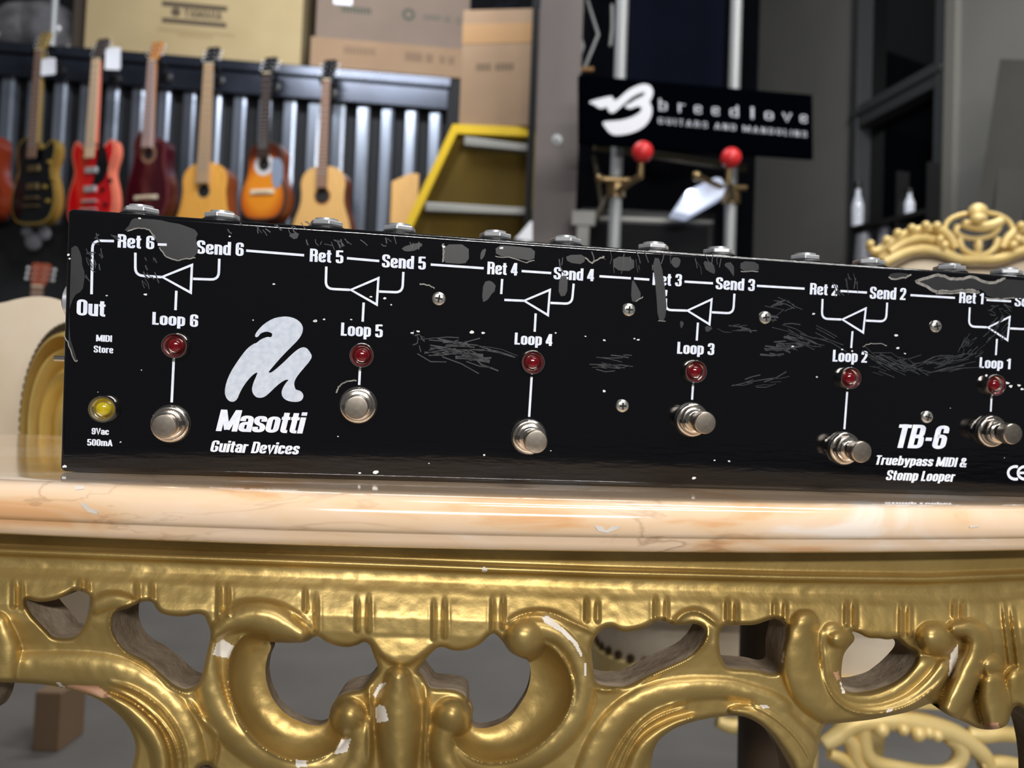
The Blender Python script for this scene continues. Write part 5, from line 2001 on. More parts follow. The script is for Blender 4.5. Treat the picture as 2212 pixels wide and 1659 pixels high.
# CE mark: two open arcs
bb = MB()
for (cx_, bar) in ((1400, False), (1462, True)):
    pts = [pf(*D_(cx_ + 46 * math.cos(t_) , 1430 + 40 * math.sin(t_))) for t_ in np.linspace(R_(70), R_(290), 16)]
    vs, fs = strip2d(pts, .0007, .0007)
    bb.add([(p[0], p[1], .00012) for p in vs], fs)
    if bar:
        vs, fs = strip2d([pf(*D_(cx_ - 44, 1430)), pf(*D_(cx_ + 6, 1430))], .0006, .0006)
        bb.add([(p[0], p[1], .00012) for p in vs], fs)
bb.build('printed_mark', M['print'], ped, fixn=False)
# emblem
pts = [(1395, 678), (1440, 690), (1472, 715), (1485, 745), (1478, 780), (1455, 815), (1420, 850), (1370, 900), (1330, 945), (1300, 980), (1282, 1003), (1300, 1003), (1330, 980), (1370, 945), (1410, 905), (1450, 870), (1480, 855), (1505, 860), (1525, 885), (1537, 910), (1520, 940), (1490, 975), (1460, 1010), (1440, 1040), (1432, 1065), (1435, 1085), (1442, 1102), (1470, 1108), (1487, 1130), (1483, 1155), (1465, 1170), (1430, 1173), (1390, 1165), (1365, 1145), (1358, 1115), (1370, 1085), (1390, 1055), (1402, 1045), (1385, 1043), (1355, 1060), (1320, 1090), (1290, 1120), (1260, 1145), (1225, 1150), (1200, 1135), (1187, 1105), (1195, 1065), (1215, 1020), (1222, 1000), (1200, 1010), (1170, 1040), (1140, 1080), (1118, 1120), (1105, 1155), (1085, 1172), (1060, 1170), (1040, 1150), (1030, 1115), (1040, 1060), (1065, 1000), (1100, 945), (1135, 895), (1165, 860), (1200, 835), (1215, 832), (1240, 810), (1280, 795), (1300, 800), (1308, 780), (1295, 770), (1270, 765), (1240, 775), (1225, 795), (1210, 800), (1205, 785), (1225, 755), (1260, 720), (1310, 690), (1355, 680)]
pts = [pf(*A_(*p)) for p in chaikin(pts, 1)]
bb = MB()
bb.add([(x, y, .00012) for x, y in pts], [tuple(range(len(pts)))])
bb.build('printed_emblem', M['logoink'], ped)

LW = .00052
diag = {
    'A': (A_, [([(262, 550), (268, 240), (392, 243)], 0), ([(515, 310), (515, 441), (667, 451)], 0), ([(1000, 345), (996, 466), (848, 461)], 0), ([(670, 450), (842, 381), (835, 541)], 1), ([(752, 530), (747, 642)], 0), ([(737, 924), (725, 1175)], 0), ([(645, 263), (697, 264)], 0), ([(1155, 298), (1490, 325)], 0)]),
    'B': (B_, [([(152, 348), (148, 480), (293, 487)], 0), ([(612, 380), (606, 503), (467, 497)], 0), ([(298, 487), (463, 417), (453, 575)], 1), ([(375, 563), (369, 677)], 0), ([(353, 957), (348, 1055)], 0), ([(275, 298), (468, 315)], 0), ([(775, 336), (1092, 358)], 0)]),
    'B2': (B_, [([(1202, 422), (1196, 512)], 0), ([(1215, 547), (1330, 552)], 0), ([(1629, 450), (1618, 571), (1490, 565)], 0), ([(1333, 552), (1487, 487), (1475, 638)], 1), ([(1402, 628), (1396, 737)], 0), ([(1378, 1005), (1363, 1245)], 0), ([(1318, 375), (1495, 387)], 0)]),
    'C': (C_, [([(262, 323), (450, 335)], 0), ([(468, 336), (560, 343)], 0), ([(662, 405), (658, 441)], 0), ([(660, 455), (657, 524), (783, 528)], 0), ([(1068, 427), (1061, 545), (933, 538)], 0), ([(787, 528), (932, 461), (919, 610)], 1), ([(850, 600), (843, 707)], 0), ([(821, 968), (815, 1060)], 0), ([(770, 355), (940, 365)], 0), ([(1202, 380), (1487, 397)], 0)]),
    'D': (D_, [([(188, 337), (183, 461), (305, 466)], 0), ([(594, 360), (587, 479), (460, 473)], 0), ([(312, 466), (460, 396), (443, 548)], 1), ([(376, 540), (368, 645)], 0), ([(343, 918), (325, 1155)], 0), ([(300, 287), (467, 297)], 0), ([(740, 313), (1020, 330)], 0)]),
    'D2': (D_, [([(1113, 390), (1107, 510), (1220, 515)], 0), ([(1366, 522), (1480, 528), (1488, 410)], 0), ([(1227, 516), (1365, 449), (1350, 596)], 1), ([(1284, 588), (1277, 690)], 0), ([(1250, 950), (1245, 1045)], 0), ([(1218, 343), (1373, 352)], 0), ([(1610, 365), (1800, 377)], 0)]),
}
for key, (f, lst) in diag.items():
    for pts, cl in lst:
        P = [pf(*f(*p)) for p in pts]
        if cl:
            vs, fs = strip2d(P, LW, LW, True)
        else:
            if len(P) > 2:
                P = round_poly(P, .0032)
            vs, fs = strip2d(P, LW, LW)
        bb = MB()
        zl_ = .00026 if pts[0] == (645, 263) else .00012
        bb.add([(p[0], p[1], zl_) for p in vs], fs)
        bb.build('printed_triangle' if cl else 'printed_line', M['print'], ped, fixn=False)


# chipped paint, scuffs
def patch(f, pts, z=.0002, it=1, jag=0.0):
    P = chaikin(pts, it)
    if jag:
        P = [p + rng.normal(size=2) * jag for p in P]
    Q_ = [pf(*f(*p)) for p in P]
    return [(max(x, XL + .0022), min(max(y, YBm + .0022), YT - .0022), z) for x, y in Q_]


bb = MB()
for f, pts, jg in (
    (A_, [(500, 112), (560, 105), (640, 115), (740, 140), (850, 170), (878, 190), (866, 240), (882, 290), (862, 340), (800, 345), (750, 357), (700, 340), (670, 300), (640, 250), (615, 200), (580, 170), (530, 168), (470, 187), (455, 178), (485, 140)], 2.5),
    (A_, [(118, 290), (180, 262), (200, 320), (215, 400), (225, 470), (208, 530), (160, 560), (140, 620), (130, 700), (150, 850), (180, 932), (165, 945), (125, 830), (104, 790), (108, 560), (114, 420)], 3),
    (D_, [(750, 225), (810, 207), (925, 184), (1000, 214), (1060, 214), (1130, 192), (1200, 235), (1290, 235), (1330, 202), (1455, 188), (1640, 195), (1640, 330), (1390, 332), (1222, 328), (1203, 280), (1120, 278), (1000, 290), (900, 296), (850, 260)], 2),
    (D_, [(605, 180), (650, 172), (745, 180), (700, 205), (640, 218), (610, 205)], 2),
    (B_, [(845, 215), (1003, 218), (1003, 325), (930, 335), (845, 322)], 1.5),
    (B_, [(1160, 222), (1290, 225), (1400, 240), (1390, 318), (1290, 300), (1165, 285)], 2),
    (B_, [(1540, 405), (1592, 402), (1588, 522), (1538, 526)], 1.5),
    (C_, [(60, 195), (180, 195), (170, 250), (70, 240)], 2),
    (C_, [(345, 205), (470, 210), (468, 292), (345, 288)], 1.5), (C_, [(577, 215), (630, 215), (660, 480), (655, 590), (612, 590), (600, 400)], 2), (C_, [(692, 208), (746, 212), (740, 268), (712, 272), (690, 250)], 1.5),
    (C_, [(1104, 232), (1215, 240), (1212, 296), (1104, 292)], 1.5), (C_, [(455, 350), (470, 350), (520, 445), (470, 478), (450, 470)], 1.5), (B_, [(595, 235), (700, 205), (735, 215), (690, 250), (625, 262)], 1.5),
    (B_, [(1085, 440), (1140, 430), (1170, 470), (1150, 500), (1105, 560), (1080, 555)], 2),
    (A_, [(1390, 205), (1465, 190), (1445, 240)], 1), (C_, [(740, 585), (770, 600), (748, 645)], 1), (C_, [(888, 615), (945, 630), (900, 662)], 1), (B_, [(1075, 255), (1110, 235), (1090, 300), (1068, 310)], 1), (C_, [(1000, 245), (1060, 240), (1068, 330), (1045, 300)], 2), (C_, [(875, 230), (940, 240), (958, 310), (905, 300)], 2)):
    P = patch(f, pts, it=1, jag=jg * .8)
    bb = MB()
    bb.add(P, [tuple(range(len(P)))])
    bb.build('bare_patch', M['chipgrey'], ped)
bb = MB()
for f, pts, wd in (
    (A_, [(470, 187), (530, 168), (580, 170), (615, 200), (628, 230)], .00025), (A_, [(650, 280), (690, 330), (750, 357), (800, 345), (862, 340)], .00025), (A_, [(104, 790), (125, 830), (165, 945), (180, 932)], .0002),
    (D_, [(1170, 292), (1000, 297), (900, 297), (850, 262), (760, 228), (830, 207), (925, 184), (1000, 214), (1060, 214), (1130, 192), (1200, 235), (1290, 235), (1330, 205)], .0007),
    (D_, [(900, 297), (940, 285), (1000, 297), (1060, 280), (1080, 290), (1120, 280), (1170, 295)], .0006), (D_, [(605, 200), (640, 218), (700, 205), (745, 182)], .0004), (D_, [(1210, 330), (1300, 340), (1390, 330)], .0003),
    (B_, [(1160, 285), (1290, 300), (1340, 330), (1395, 310)], .0002), (C_, [(175, 210), (215, 250), (240, 225), (290, 208)], .0003), (C_, [(480, 475), (520, 448)], .0002), (B_, [(845, 215), (853, 245), (848, 320)], .0003), (C_, [(612, 590), (655, 590)], .0002), (C_, [(1104, 292), (1212, 296)], .0002),
    (B_, [(212, 1100), (225, 1065), (265, 1035), (330, 1027)], .0003), (B_, [(710, 452), (760, 458), (797, 474)], .00025), (D_, [(440, 640), (470, 618), (530, 615), (590, 630)], .0002)):
    P = [pf(*f(*(np.array(p) + rng.normal(size=2) * 2))) for p in chaikin(pts, 2, False)]
    vs, fs = strip2d(P, wd, wd)
    bb = MB()
    bb.add([(p[0], p[1], .00026) for p in vs], fs)
    bb.build('flaked_rim', M['chiplight'], ped, fixn=False)
bb = MB()


def scratches(f, n_, x0, y0, x1, y1, ang, sp, l0, l1, w0=.00010, w1=.00028):
    for _ in range(n_):
        c_ = np.array([rng.uniform(x0, x1), rng.uniform(y0, y1)])
        a_ = R_(ang + rng.normal() * sp)
        L_ = rng.uniform(l0, l1)
        d_ = np.array([math.cos(a_), math.sin(a_)]) * L_ / 2
        bend = np.array([-d_[1], d_[0]]) * rng.normal() * .12
        P = [pf(*f(*(c_ - d_))), pf(*f(*(c_ + bend))), pf(*f(*(c_ + d_)))]
        w_ = rng.uniform(w0, w1)
        vs, fs = strip2d(P, w_, w_)
        bb.add([(p[0], p[1], .00022) for p in vs], fs)


scratches(B_, 26, 770, 770, 1020, 900, 2, 8, 60, 220)
scratches(B_, 10, 950, 840, 1200, 950, 14, 5, 120, 260)
scratches(B_, 10, 650, 740, 800, 840, 80, 40, 20, 60)
scratches(B_, 7, 960, 865, 1110, 905, 8, 6, 50, 130, .0003, .0008)
scratches(C_, 16, 260, 790, 440, 890, 4, 5, 50, 160)
scratches(C_, 12, 1250, 700, 1480, 820, 5, 6, 60, 160, .0001, .0006)
scratches(C_, 14, 1290, 460, 1440, 610, 8, 30, 30, 120)
scratches(C_, 10, 1100, 920, 1360, 980, -14, 8, 50, 150)
scratches(C_, 8, 950, 610, 1160, 660, 4, 8, 60, 160)
scratches(C_, 10, 1360, 640, 1650, 760, 22, 6, 90, 220, .0001, .0002)
scratches(D_, 24, 480, 690, 760, 810, 26, 8, 60, 260, .0001, .0002)
scratches(D_, 26, 720, 690, 1110, 790, -10, 6, 60, 240)
scratches(D_, 18, 1050, 580, 1180, 700, -45, 12, 30, 110)
scratches(D_, 14, 1220, 470, 1330, 600, -52, 8, 30, 90)
scratches(D_, 12, -40, 560, 160, 640, 18, 6, 80, 200, .0001, .0002)
scratches(D_, 10, 240, 190, 440, 300, 70, 12, 30, 110)
scratches(A_, 12, 200, 300, 320, 460, 65, 10, 30, 90)
scratches(A_, 12, 560, 340, 640, 500, 60, 10, 20, 70)
scratches(A_, 14, 1020, 140, 1520, 200, 50, 25, 20, 60)
scratches(B_, 20, 20, 190, 720, 225, 50, 25, 20, 60)
scratches(C_, 24, 20, 200, 1080, 280, 82, 16, 20, 90)
scratches(D_, 12, 1230, 380, 1360, 440, 30, 30, 20, 60)
scratches(A_, 8, 240, 200, 420, 320, 50, 40, 20, 60)
bb.build('scuff_marks', M['scuff'], ped, fixn=False)['kind'] = 'stuff'
bb = MB()
for f, x, y, r0 in ((A_, 575, 551, 14), (A_, 350, 558, 8), (A_, 1060, 216, 8), (A_, 130, 322, 12), (A_, 136, 345, 9), (A_, 540, 112, 12), (A_, 430, 1404, 8), (A_, 1315, 492, 10), (A_, 300, 1115, 4), (A_, 552, 988, 5), (A_, 1195, 700, 6), (A_, 1550, 705, 12), (A_, 108, 1545, 15),
                    (B_, 300, 664, 9), (B_, 420, 528, 11), (B_, 500, 538, 12), (B_, 540, 577, 8), (B_, 90, 672, 14), (B_, 140, 664, 10), (B_, 1020, 740, 16), (B_, 1090, 745, 14), (B_, 1200, 238, 14), (B_, 852, 230, 12), (B_, 222, 1362, 6), (B_, 1095, 1472, 10), (B_, 445, 1575, 20), (B_, 352, 1580, 10), (B_, 765, 1522, 6), (B_, 700, 735, 12), (B_, 665, 745, 12), (B_, 1492, 1448, 5), (B_, 1520, 745, 8),
                    (C_, 290, 1008, 13), (C_, 290, 705, 11), (C_, 492, 702, 10), (C_, 470, 695, 8), (C_, 1415, 742, 11), (C_, 825, 1527, 16), (C_, 948, 1422, 8), (C_, 1035, 1427, 8), (C_, 1560, 925, 8), (C_, 178, 682, 7), (C_, 1540, 547, 10),
                    (D_, 650, 565, 14), (D_, 128, 432, 10), (D_, 660, 645, 14), (D_, 705, 680, 8), (D_, 150, 826, 8), (D_, 310, 655, 10), (D_, 372, 665, 10), (D_, 1345, 865, 18), (D_, 1370, 885, 16), (D_, 1420, 880, 14), (D_, 1440, 905, 14), (D_, 1215, 818, 12), (D_, 1330, 1335, 4), (D_, 990, 1023, 4)):
    P = [pf(*f(x + r0 * rng.uniform(.5, 1.1) * math.cos(a_), y + r0 * rng.uniform(.3, .7) * math.sin(a_))) for a_ in np.linspace(0, 2 * math.pi, 9)[:-1]]
    bb.add([(p[0], p[1], .00028) for p in P], [tuple(range(8))])
bb.build('bare_metal_nicks', M['spark'], ped)['kind'] = 'stuff'


# ---- hardware on the face
def rz_lathe(prof, n_=40, wob=None, capa=False):
    b_ = MB()
    b_.lathe(prof, n_, (0, 0, 0), 'z', wob, capa, True)
    return b_


def led(px, py, lens, bowl, r=.0054, hb=.0036):
    x, y = pf(px, py, hb)
    b_ = rz_lathe([(r, 0), (r, hb * .8), (r * .95, hb), (r * .90, hb), (r * .86, hb * .72), (r * .42, hb * .20)])
    bz = link_mesh('led_bezel', b_.mesh('led_bezel', M['chrome'], smooth=35), ped, (x, y, 0))
    b_ = rz_lathe([(r * .87, hb * .85), (r * .70, hb * .45), (r * .42, hb * .28)], 32)
    link_mesh('reflector', b_.mesh('reflector', bowl, smooth=60), bz)
    b_ = MB()
    b_.lathe([(r * .52, hb * .3), (r * .52, hb * .62), (r * .44, hb * .86), (r * .25, hb * 1.0), (0.0002, hb * 1.05)], 28, capa=False)
    link_mesh('led_lens', b_.mesh('led_lens', lens, smooth=60), bz)


for px, py in ((376, 747), (781, 768), (1152, 783), (1504, 803), (1839, 817), (2153, 832)):
    led(px, py, M['redled'], M['redbowl'])
led(220, 884, M['yelled'], M['yelbowl'], .0057)

nutm = rz_lathe([(.0074, 0), (.0078, .0004), (.0078, .0022), (.0072, .0028), (.0064, .0028), (.0062, .0034), (.0060, .0052), (.0052, .0055)], 96, lambda k: .018 * (1 if k % 2 else -1))
nut_me = nutm.mesh('knurled_nut', M['chrome'], smooth=60)
bar_me = rz_lathe([(.0053, .0050), (.0053, .0070), (.0046, .0075), (.0044, .0076)], 36).mesh('collar', M['chrome'], smooth=40)
plg_me = rz_lathe([(.0044, .004), (.0044, .0124)], 32).mesh('plunger', M['chrome'], smooth=40)
cap_me = rz_lathe([(.0044, .0110), (.0049, .0113), (.0050, .0118), (.0050, .0156), (.0046, .0162), (.0040, .0163)], 36).mesh('cap', M['capmetal'], smooth=30)
b_ = MB()
b_.box((.0050, -.0009, .0024), (.0066, .0009, .0056))
key_me = b_.mesh('key_slot', M['slot'])
for i, (x, y) in enumerate(((-.0064, -.0672), (.0714, -.0562), (.1478, -.0674), (.2242, -.0568), (.3012, -.0676), (.3786, -.0566))):
    fs_ = link_mesh('footswitch', rz_lathe([(.0082, 0), (.0082, .0004), (.0070, .0005)], 40).mesh('footswitch', M['blackplastic'], smooth=40), ped, (x, y, 0))
    link_mesh('knurled_nut', nut_me, fs_)
    link_mesh('collar', bar_me, fs_)
    dz = (-.0058, -.0035, .004, .0012, -.0004, -.0010)[i]
    link_mesh('plunger', plg_me, fs_, (0, 0, min(dz, .003)))
    link_mesh('cap', cap_me, fs_, (0, 0, dz))
    k_ = link_mesh('key_slot', key_me, fs_)
    k_.rotation_euler = (0, 0, R_((10, 185, 180, 185, 185, 185)[i]))

for px, py in ((948, 645), (1359, 669), (1345, 877), (1654, 686), (2023, 705), (2004, 901)):
    x, y = pf(px, py, .001)
    r = .00305
    sc_ = link_mesh('screw', rz_lathe([(r, 0), (r, .0006), (r * .88, .0012), (r * .6, .0015), (r * .3, .0016)], 28).mesh('screw', M['screw'], smooth=50), ped, (x, y, 0))
    b_ = MB()
    ro = rng.uniform(-.3, .3)
    for a_ in (ro, ro + math.pi / 2):
        ca_, sa_ = math.cos(a_), math.sin(a_)
        w_, l_ = r * .13, r * .55
        b_.add([(ca_ * u - sa_ * v, sa_ * u + ca_ * v, .00164) for u, v in ((-l_, -w_), (l_, -w_), (l_, w_), (-l_, w_))], [(0, 1, 2, 3)])
    link_mesh('cross_slot', b_.mesh('cross_slot', M['slot']), sc_)

# jacks along the upper side
upn = Vector((0, 1, 0))
for px, py, w_ in ((306, 440, 40), (481, 454, 39), (706, 474, 37), (864, 486, 36), (1070, 500, 36), (1222, 511, 34), (1412, 526, 33), (1553, 536, 33), (1739, 548, 33), (1877, 557, 31), (2051, 570, 31), (2175, 578, 31)):
    x, _ = pf(px, py, -.013)
    b_ = MB()
    b_.lathe([(.0086, 0), (.0086, .0012), (.0070, .0022)], 32)
    me_ = b_.mesh('output_jack', M['blackplastic'], smooth=40)
    me_.transform(Matrix.Rotation(R_(-90), 4, 'X'))
    jk = link_mesh('jack', me_, ped, (x, YT - .0001, -.013))
    b_ = MB()
    rh = .0076
    ro = rng.uniform(0, 1)
    hexp = [(rh * math.cos(ro + k * math.pi / 3), rh * math.sin(ro + k * math.pi / 3), .0020) for k in range(6)]
    b_.prism(hexp, (0, 0, .0022))
    me_ = b_.mesh('hex_nut', M['jackmetal'])
    me_.transform(Matrix.Rotation(R_(-90), 4, 'X'))
    o_ = link_mesh('hex_nut', me_, jk)
    bv_ = o_.modifiers.new('bevel', 'BEVEL')
    bv_.width = .0005
    bv_.segments = 2
    b_ = MB()
    b_.lathe([(.0050, .004), (.0050, .0053), (.0036, .0053), (.0034, .003)], 28, capa=False)
    me_ = b_.mesh('threaded_bush', M['jackmetal'], smooth=40)
    me_.transform(Matrix.Rotation(R_(-90), 4, 'X'))
    link_mesh('threaded_bush', me_, jk)
# the output jack and a bare pin at the left end
x, y = XL, pf(130, 650, -.01)[1]
b_ = MB()
b_.lathe([(.0072, 0), (.0072, -.0018), (.0052, -.0030), (.0030, -.0030)], 28, axis='x')
jk = link_mesh('side_jack', b_.mesh('side_jack', M['jackmetal'], smooth=40), ped, (XL + .0001, y, -.0095))
y2 = pf(118, 774, -.01)[1]
b_ = MB()
b_.tube([(.002, 0, 0), (-.0070, 0, 0)], .0012, 12)
link_mesh('side_pin', b_.mesh('side_pin', M['chrome'], smooth=40), ped, (XL, y2, -.0095))

# ================================================================== GILT ARMCHAIRS
def polytube(bb_, pts, Y, rr, f, n_=12, dy=0.0):
    P = [at(*f(*p), Y) + Vector((0, dy, 0)) for p in chaikin(pts, 2, False)]
    rad = list(np.interp(np.linspace(0, 1, len(P)), np.linspace(0, 1, len(rr)), rr)) if isinstance(rr, (list, tuple)) else rr
    bb_.tube(P, rad, n_)


YC = 1.38
E_ = lambda x, y: (1750 + x / 4.788, 400 + y / 4.788)
k_ = YC / FPX / 4.788            # metres for one unit of the traced crest
rc = thing('gilt_armchair', 'cream upholstered armchair with a pierced gilt crest, behind the right end of the table', 'armchair', (.86, 1.2, 0))
bb = MB()
mirx = lambda pts: [(2 * 1745 - x, y) for x, y in pts]
armL = [(585, 640), (630, 665), (680, 690), (760, 640), (860, 570), (1010, 490), (1150, 455), (1290, 450), (1400, 490), (1470, 570), (1500, 650)]
inL = [(820, 690), (930, 610), (1060, 555), (1200, 540), (1320, 585)]
lowL = [(760, 800), (880, 740), (1020, 680), (1200, 660), (1350, 690), (1500, 760), (1620, 775), (1745, 770)]
for pts, rr in ((armL, [20, 40, 46, 46, 44, 40]), (inL, [40, 46, 46, 40]), (lowL, [50, 54, 54, 50, 46])):
    for P in (pts, mirx(pts)):
        polytube(bb, P, YC, [r * k_ for r in rr], E_, 12)
back_ = armL[2:] + [(1500, 760), (1350, 690), (1200, 660), (1020, 680), (880, 740), (760, 800)]
for P in (back_, mirx(back_)):
    bb.prism([at(*E_(*p), YC + .006) for p in P], (0, .022, 0))
bb.build('crest_rail', M['gold_pale'], rc, world=True, smooth=70)
for P in ([(620, 610)], [(790, 565)], [(905, 495)], [(1050, 445)], [(1195, 415)], [(1310, 420)], [(1340, 560)], [(1390, 620)]):
    for q in (P[0], (2 * 1745 - P[0][0], P[0][1])):
        bb = MB()
        bb.ball(at(*E_(*q), YC - .012), 44 * k_, 12)
        bb.build('bead', M['gold_pale'], rc, world=True, smooth=80)
bb = MB()
polytube(bb, [(1390, 470), (1400, 400), (1460, 340), (1560, 305), (1660, 290)], YC, [28 * k_, 26 * k_, 26 * k_], E_)
polytube(bb, [(1830, 285), (1940, 305), (2030, 350), (2080, 410), (2095, 470)], YC, [26 * k_, 26 * k_, 28 * k_], E_)
polytube(bb, [(1540, 410), (1640, 440), (1745, 450), (1850, 430), (1940, 385)], YC, [40 * k_, 50 * k_, 52 * k_, 50 * k_, 40 * k_], E_, dy=-.012)
polytube(bb, [(1530, 420), (1500, 480), (1560, 530), (1660, 550), (1745, 552), (1850, 535), (1930, 480), (1950, 420)], YC, [36 * k_, 28 * k_, 24 * k_, 28 * k_, 36 * k_], E_)
polytube(bb, [(1545, 545), (1560, 640), (1630, 700), (1745, 730), (1850, 705), (1920, 640), (1940, 545)], YC, [34 * k_, 30 * k_, 30 * k_, 34 * k_], E_)
polytube(bb, [(1745, 560), (1735, 620), (1740, 700)], YC, [26 * k_, 44 * k_, 26 * k_], E_)
bb.build('cartouche', M['gold_pale'], rc, world=True, smooth=70)
bb = MB()
bb.ball(at(*E_(1735, 275), YC - .01), (100 * k_, 70 * k_, 88 * k_), 20)
bb.ball(at(*E_(1745, 345), YC - .03), (84 * k_, 60 * k_, 50 * k_), 18)
bb.build('finial', M['gold_pale'], rc, world=True, smooth=80)
# back pad with its row of nails
top = [(820, 850), (930, 780), (1040, 725), (1200, 708), (1350, 735), (1500, 800), (1640, 822), (1745, 815)]
top = top + mirx(top)[::-1][1:]
pt = [at(*E_(*p), YC) for p in chaikin(top, 2, False)]
zs_ = .62
pad = [Vector((pt[0].x + .03, YC, zs_))] + [Vector((p.x, YC, p.z)) for p in pt] + [Vector((pt[-1].x - .03, YC, zs_))]
bb = MB()
bb.prism([(p.x, p.y + .0, p.z) for p in pad], (0, .06, 0))
bb.build('back_pad', M['cream'], rc, world=True, bevel=.012)
bb = MB()
for i in range(0, len(pt) - 1):
    a_, c_ = pt[i], pt[i + 1]
    for f in (0.0, .5):
        p = a_.lerp(c_, f)
        bb.ball((p.x, YC - .004, p.z - .006), .0042, 8)
o_ = bb.build('nailhead_trim', M['nail'], rc, world=True)
for sgn, px_ in ((-1, pt[0]), (1, pt[-1])):
    bb = MB()
    pth = [(px_.x + sgn * .02, YC + .01, px_.z - .01), (px_.x + sgn * .03, YC + .01, px_.z - .15), (px_.x - sgn * .005, YC + .0, .70), (px_.x - sgn * .0, YC, .45), (px_.x + sgn * .01, YC + .05, .0)]
    bb.tube([Vector(p) for p in chaikin(pth, 2, False)], .026, 12)
    bb.build('back_post', M['gold_pale'], rc, world=True, smooth=60)
# seat: upholstered block with rounded front corners, nails and a carved rail
SX0, SX1, SYf, SYb = .135, .98, 1.0, 1.40
cx0 = .5 * (SX0 + SX1)
zs0, zs1 = .455, .535
so = [(SX0, SYb), (SX0, SYf + .10)]
so += [(SX0 + .09 - .09 * math.cos(t_), SYf + .09 - .09 * math.sin(t_)) for t_ in np.linspace(0, math.pi / 2, 8)]
so += [(SX1 - .09 + .09 * math.sin(t_), SYf + .09 - .09 * math.cos(t_)) for t_ in np.linspace(0, math.pi / 2, 8)]
so += [(SX1, SYf + .10), (SX1, SYb)]
bb = MB()
bb.prism([(x, y, zs0) for x, y in so], (0, 0, zs1 - zs0))
bb.build('seat', M['cream'], rc, world=True, bevel=.018)
bb = MB()
pp = [Vector((x, y, zs1 - .014)) for x, y in offset_outline(so, -.002)]
bb.tube(pp, .006, 8)
bb.build('piping', M['cream'], rc, world=True, smooth=70)
bb = MB()
bb.prism([(x, y, zs0 - .035) for x, y in offset_outline(so, -.006)], (0, 0, .037))
bb.build('seat_rail', M['gold_pale'], rc, world=True, bevel=.006)
bb = MB()
for i in range(9):
    a_, c_ = Vector((*so[i], zs0 + .008)), Vector((*so[i + 1], zs0 + .008))
    nn = max(1, int((c_ - a_).length / .016))
    for k in range(nn):
        p = a_.lerp(c_, k / nn)
        bb.ball((p.x, p.y - .003, p.z), .006, 8)
bb.build('nailhead_trim', M['nail'], rc, world=True)
# carved pierced apron under the seat rail
YA = SYf + .005
V4 = lambda x, y: (1600 + x / 3.136, 1130 + y / 3.136)
kk = YA / FPX / 3.136
bb = MB()
for pts, rr in (([(560, 1500), (660, 1440), (740, 1360), (900, 1330), (1100, 1330), (1300, 1370), (1480, 1440), (1640, 1560), (1700, 1680)], [30, 44, 52, 56, 56, 52, 44, 40]),
                ([(820, 1370), (830, 1480), (850, 1570), (920, 1630), (1100, 1660), (1280, 1690), (1420, 1680), (1500, 1590), (1480, 1490), (1400, 1440)], [44, 44, 40, 36, 34, 34, 40, 44, 40]),
                ([(600, 1560), (700, 1600), (780, 1680), (820, 1760)], [30, 34, 34, 30]),
                ([(700, 1420), (760, 1500), (770, 1600), (840, 1700), (950, 1780)], [40, 40, 36, 34]),
                ([(1540, 1420), (1640, 1440), (1760, 1420), (1900, 1440)], [30, 40, 40, 36]),
                ([(1620, 1640), (1760, 1620), (1900, 1650)], [34, 40, 40]),
                ([(-160, 1340), (-60, 1380), (40, 1350), (140, 1400)], [30, 40, 40, 30])):
    polytube(bb, pts, YA, [r * kk * 1.3 for r in rr], V4)
bb.build('carved_apron', M['gold_pale'], rc, world=True, smooth=70)
bb = MB()
for c_, r in (((950, 1400), 52), ((1200, 1430), 48), ((1270, 1420), 40), ((1100, 1400), 40), ((1330, 1440), 40), ((30, 1420), 34), ((90, 1460), 40)):
    p = at(*V4(*c_), YA - .012)
    bb.ball(p, r * kk, 12)
bb.build('carved_leaves', M['gold_pale'], rc, world=True, smooth=80)
for lx, ly in ((.405, SYf + .06), (SX1 - .06, SYf + .06)):
    bb = MB()
    pth = [(lx, ly, .44), (lx - .0, ly - .03, .34), (lx, ly + .01, .18), (lx, ly - .01, .04), (lx, ly - .03, 0)]
    bb.tube([Vector(p) for p in chaikin(pth, 2, False)], [.026 - .008 * f for f in np.linspace(0, 1, 17)][:len(chaikin(pth, 2, False))] if False else .02, 12)
    bb.build('leg', M['gold_pale'], rc, world=True, smooth=60)
for sx_, xx in ((-1, SX0), (1, SX1)):
    bb = MB()
    pth = [(xx - sx_ * .02, SYf + .10, .48), (xx, SYf + .07, .58), (xx + sx_ * .015, SYf + .11, .68), (xx, SYf + .2, .71), (xx - sx_ * .09, YC, .74)]
    bb.tube([Vector(p) for p in chaikin(pth, 2, False)], .019, 12)
    bb.build('arm', M['gold_pale'], rc, world=True, smooth=60)

# ---- left armchair: rolled cream arm with an oval gilt front
YL = .70
lc = thing('gilt_armchair', 'cream upholstered armchair with a gold oval arm front, behind the left end of the switcher', 'armchair', (-.55, 1.0, 0))
F5 = lambda x, y: (x / 3.016, 550 + y / 3.016)


def yl(pts, Y):
    return [at(*F5(*p), Y) for p in pts]


arm = [(-420, 560), (-330, 400), (-160, 320), (0, 320), (110, 288), (220, 270), (330, 276), (430, 310), (540, 400), (620, 560), (660, 800)]
P = yl(chaikin(arm, 2, False), YL + .012)
zb = .57
poly = [Vector((P[0].x, YL + .012, zb))] + P + [Vector((P[-1].x, YL + .012, zb))]
bb = MB()
SHV = Vector((-.30, .50, 0))
bb.prism([(p.x, p.y, p.z) for p in poly], SHV)
bb.build('arm_roll', M['cream'], lc, world=True, bevel=.014)
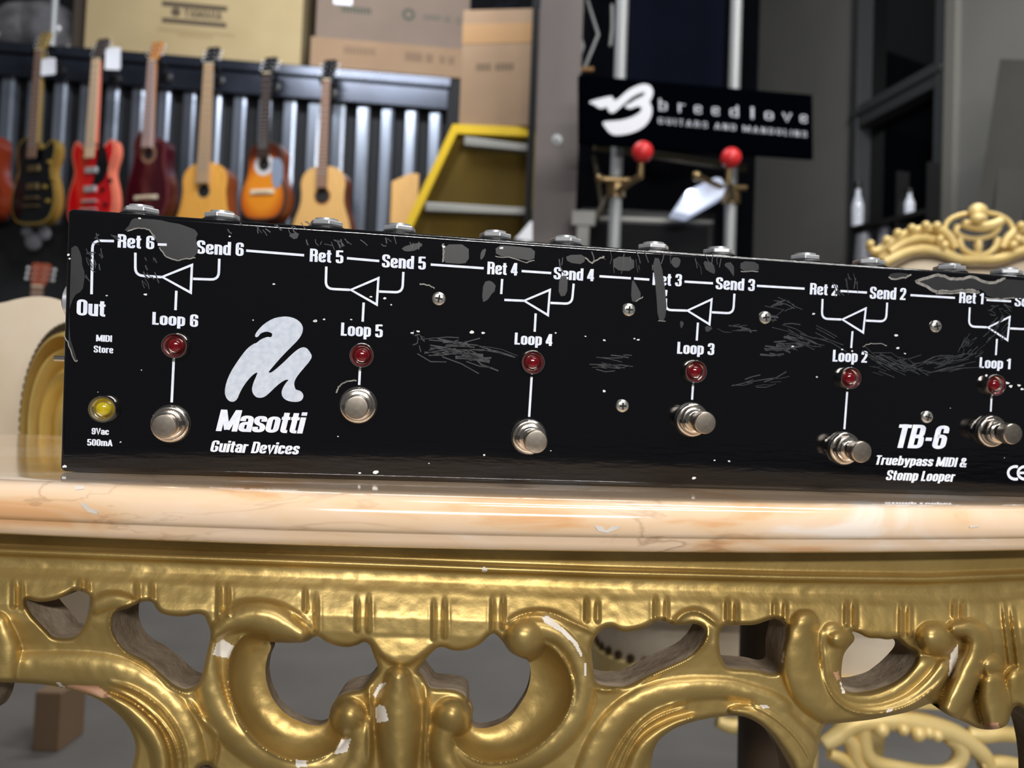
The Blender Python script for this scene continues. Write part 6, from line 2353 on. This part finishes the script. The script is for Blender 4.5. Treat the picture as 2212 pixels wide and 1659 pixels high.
# oval gilt facing: nested rims
cxo, czo, rxo, rzo = 470, 1130, 290, 640
ring = lambda s_, n_=56: [(cxo + rxo * s_ * math.cos(t_), czo + rzo * s_ * math.sin(t_)) for t_ in np.linspace(0, 2 * math.pi, n_ + 1)[:-1]]
bb = MB()
prev = None
n_ = 56
prof_ = [(1.0, .010), (.985, -.004), (.955, -.014), (.92, -.016), (.885, -.006), (.86, .004), (.83, -.002), (.78, -.014), (.73, -.012), (.69, .002), (.66, .006), (.62, -.004), (.56, -.012), (.50, -.006), (.46, .004), (.4, -.002), (.15, -.010)]
for s_, dy in prof_:
    bb.v += [tuple(at(*F5(*p), YL) + Vector((0, dy, 0))) for p in ring(s_)]
for i in range(len(prof_) - 1):
    for k in range(n_):
        bb.f.append((i * n_ + k, i * n_ + (k + 1) % n_, (i + 1) * n_ + (k + 1) % n_, (i + 1) * n_ + k))
        bb.mi.append(0)
bb.f.append(tuple((len(prof_) - 1) * n_ + k for k in range(n_)))
bb.mi.append(0)
bb.build('arm_front', M['gold_arm'], lc, world=True, smooth=60)
bb = MB()
for t_ in np.linspace(0, 2 * math.pi, 75)[:-1]:
    p = at(*F5(cxo + rxo * 1.035 * math.cos(t_), czo + rzo * 1.02 * math.sin(t_)), YL + .010)
    bb.ball(p, .0062, 10)
bb.build('nailhead_trim', M['nail'], lc, world=True)
bb = MB()


def shear(x0, x1, z0, z1, y0, f0, f1, bb_):
    A_s = Vector((0, y0, 0)) + SHV * f0
    v_ = SHV * (f1 - f0)
    bb_.prism([(x0 + A_s.x, A_s.y, z0), (x1 + A_s.x, A_s.y, z0), (x1 + A_s.x, A_s.y, z1), (x0 + A_s.x, A_s.y, z1)], v_)


shear(P[0].x - .55, P[0].x - .005, .26, .46, YL + .03, 0, .98, bb)
bb.build('seat', M['cream'], lc, world=True, bevel=.03)
bb = MB()
shear(P[0].x - .62, P[0].x + .05, .26, .86, YL + .03, 1.0, 1.2, bb)
bb.build('back_pad', M['cream'], lc, world=True, bevel=.04)
bb = MB()
shear(P[0].x - .58, P[0].x + .05, .20, .27, YL + .02, 0, 1.0, bb)
shear(P[0].x, P[0].x + .05, .20, .58, YL + .02, 0, 1.0, bb)
bb.build('frame_rail', M['brownwood'], lc, world=True, bevel=.008)
for lx, ly in ((P[0].x - .54, YL + .06), (P[0].x + .02, YL + .06), (P[0].x - .82, YL + .50), (P[0].x - .27, YL + .50)):
    bb = MB()
    pth = [(lx, ly, .22), (lx, ly - .015, .15), (lx, ly + .005, .06), (lx, ly - .01, 0)]
    bb.tube([Vector(p) for p in chaikin(pth, 2, False)], .022, 12)
    bb.build('leg', M['gold_pale'], lc, world=True, smooth=60)
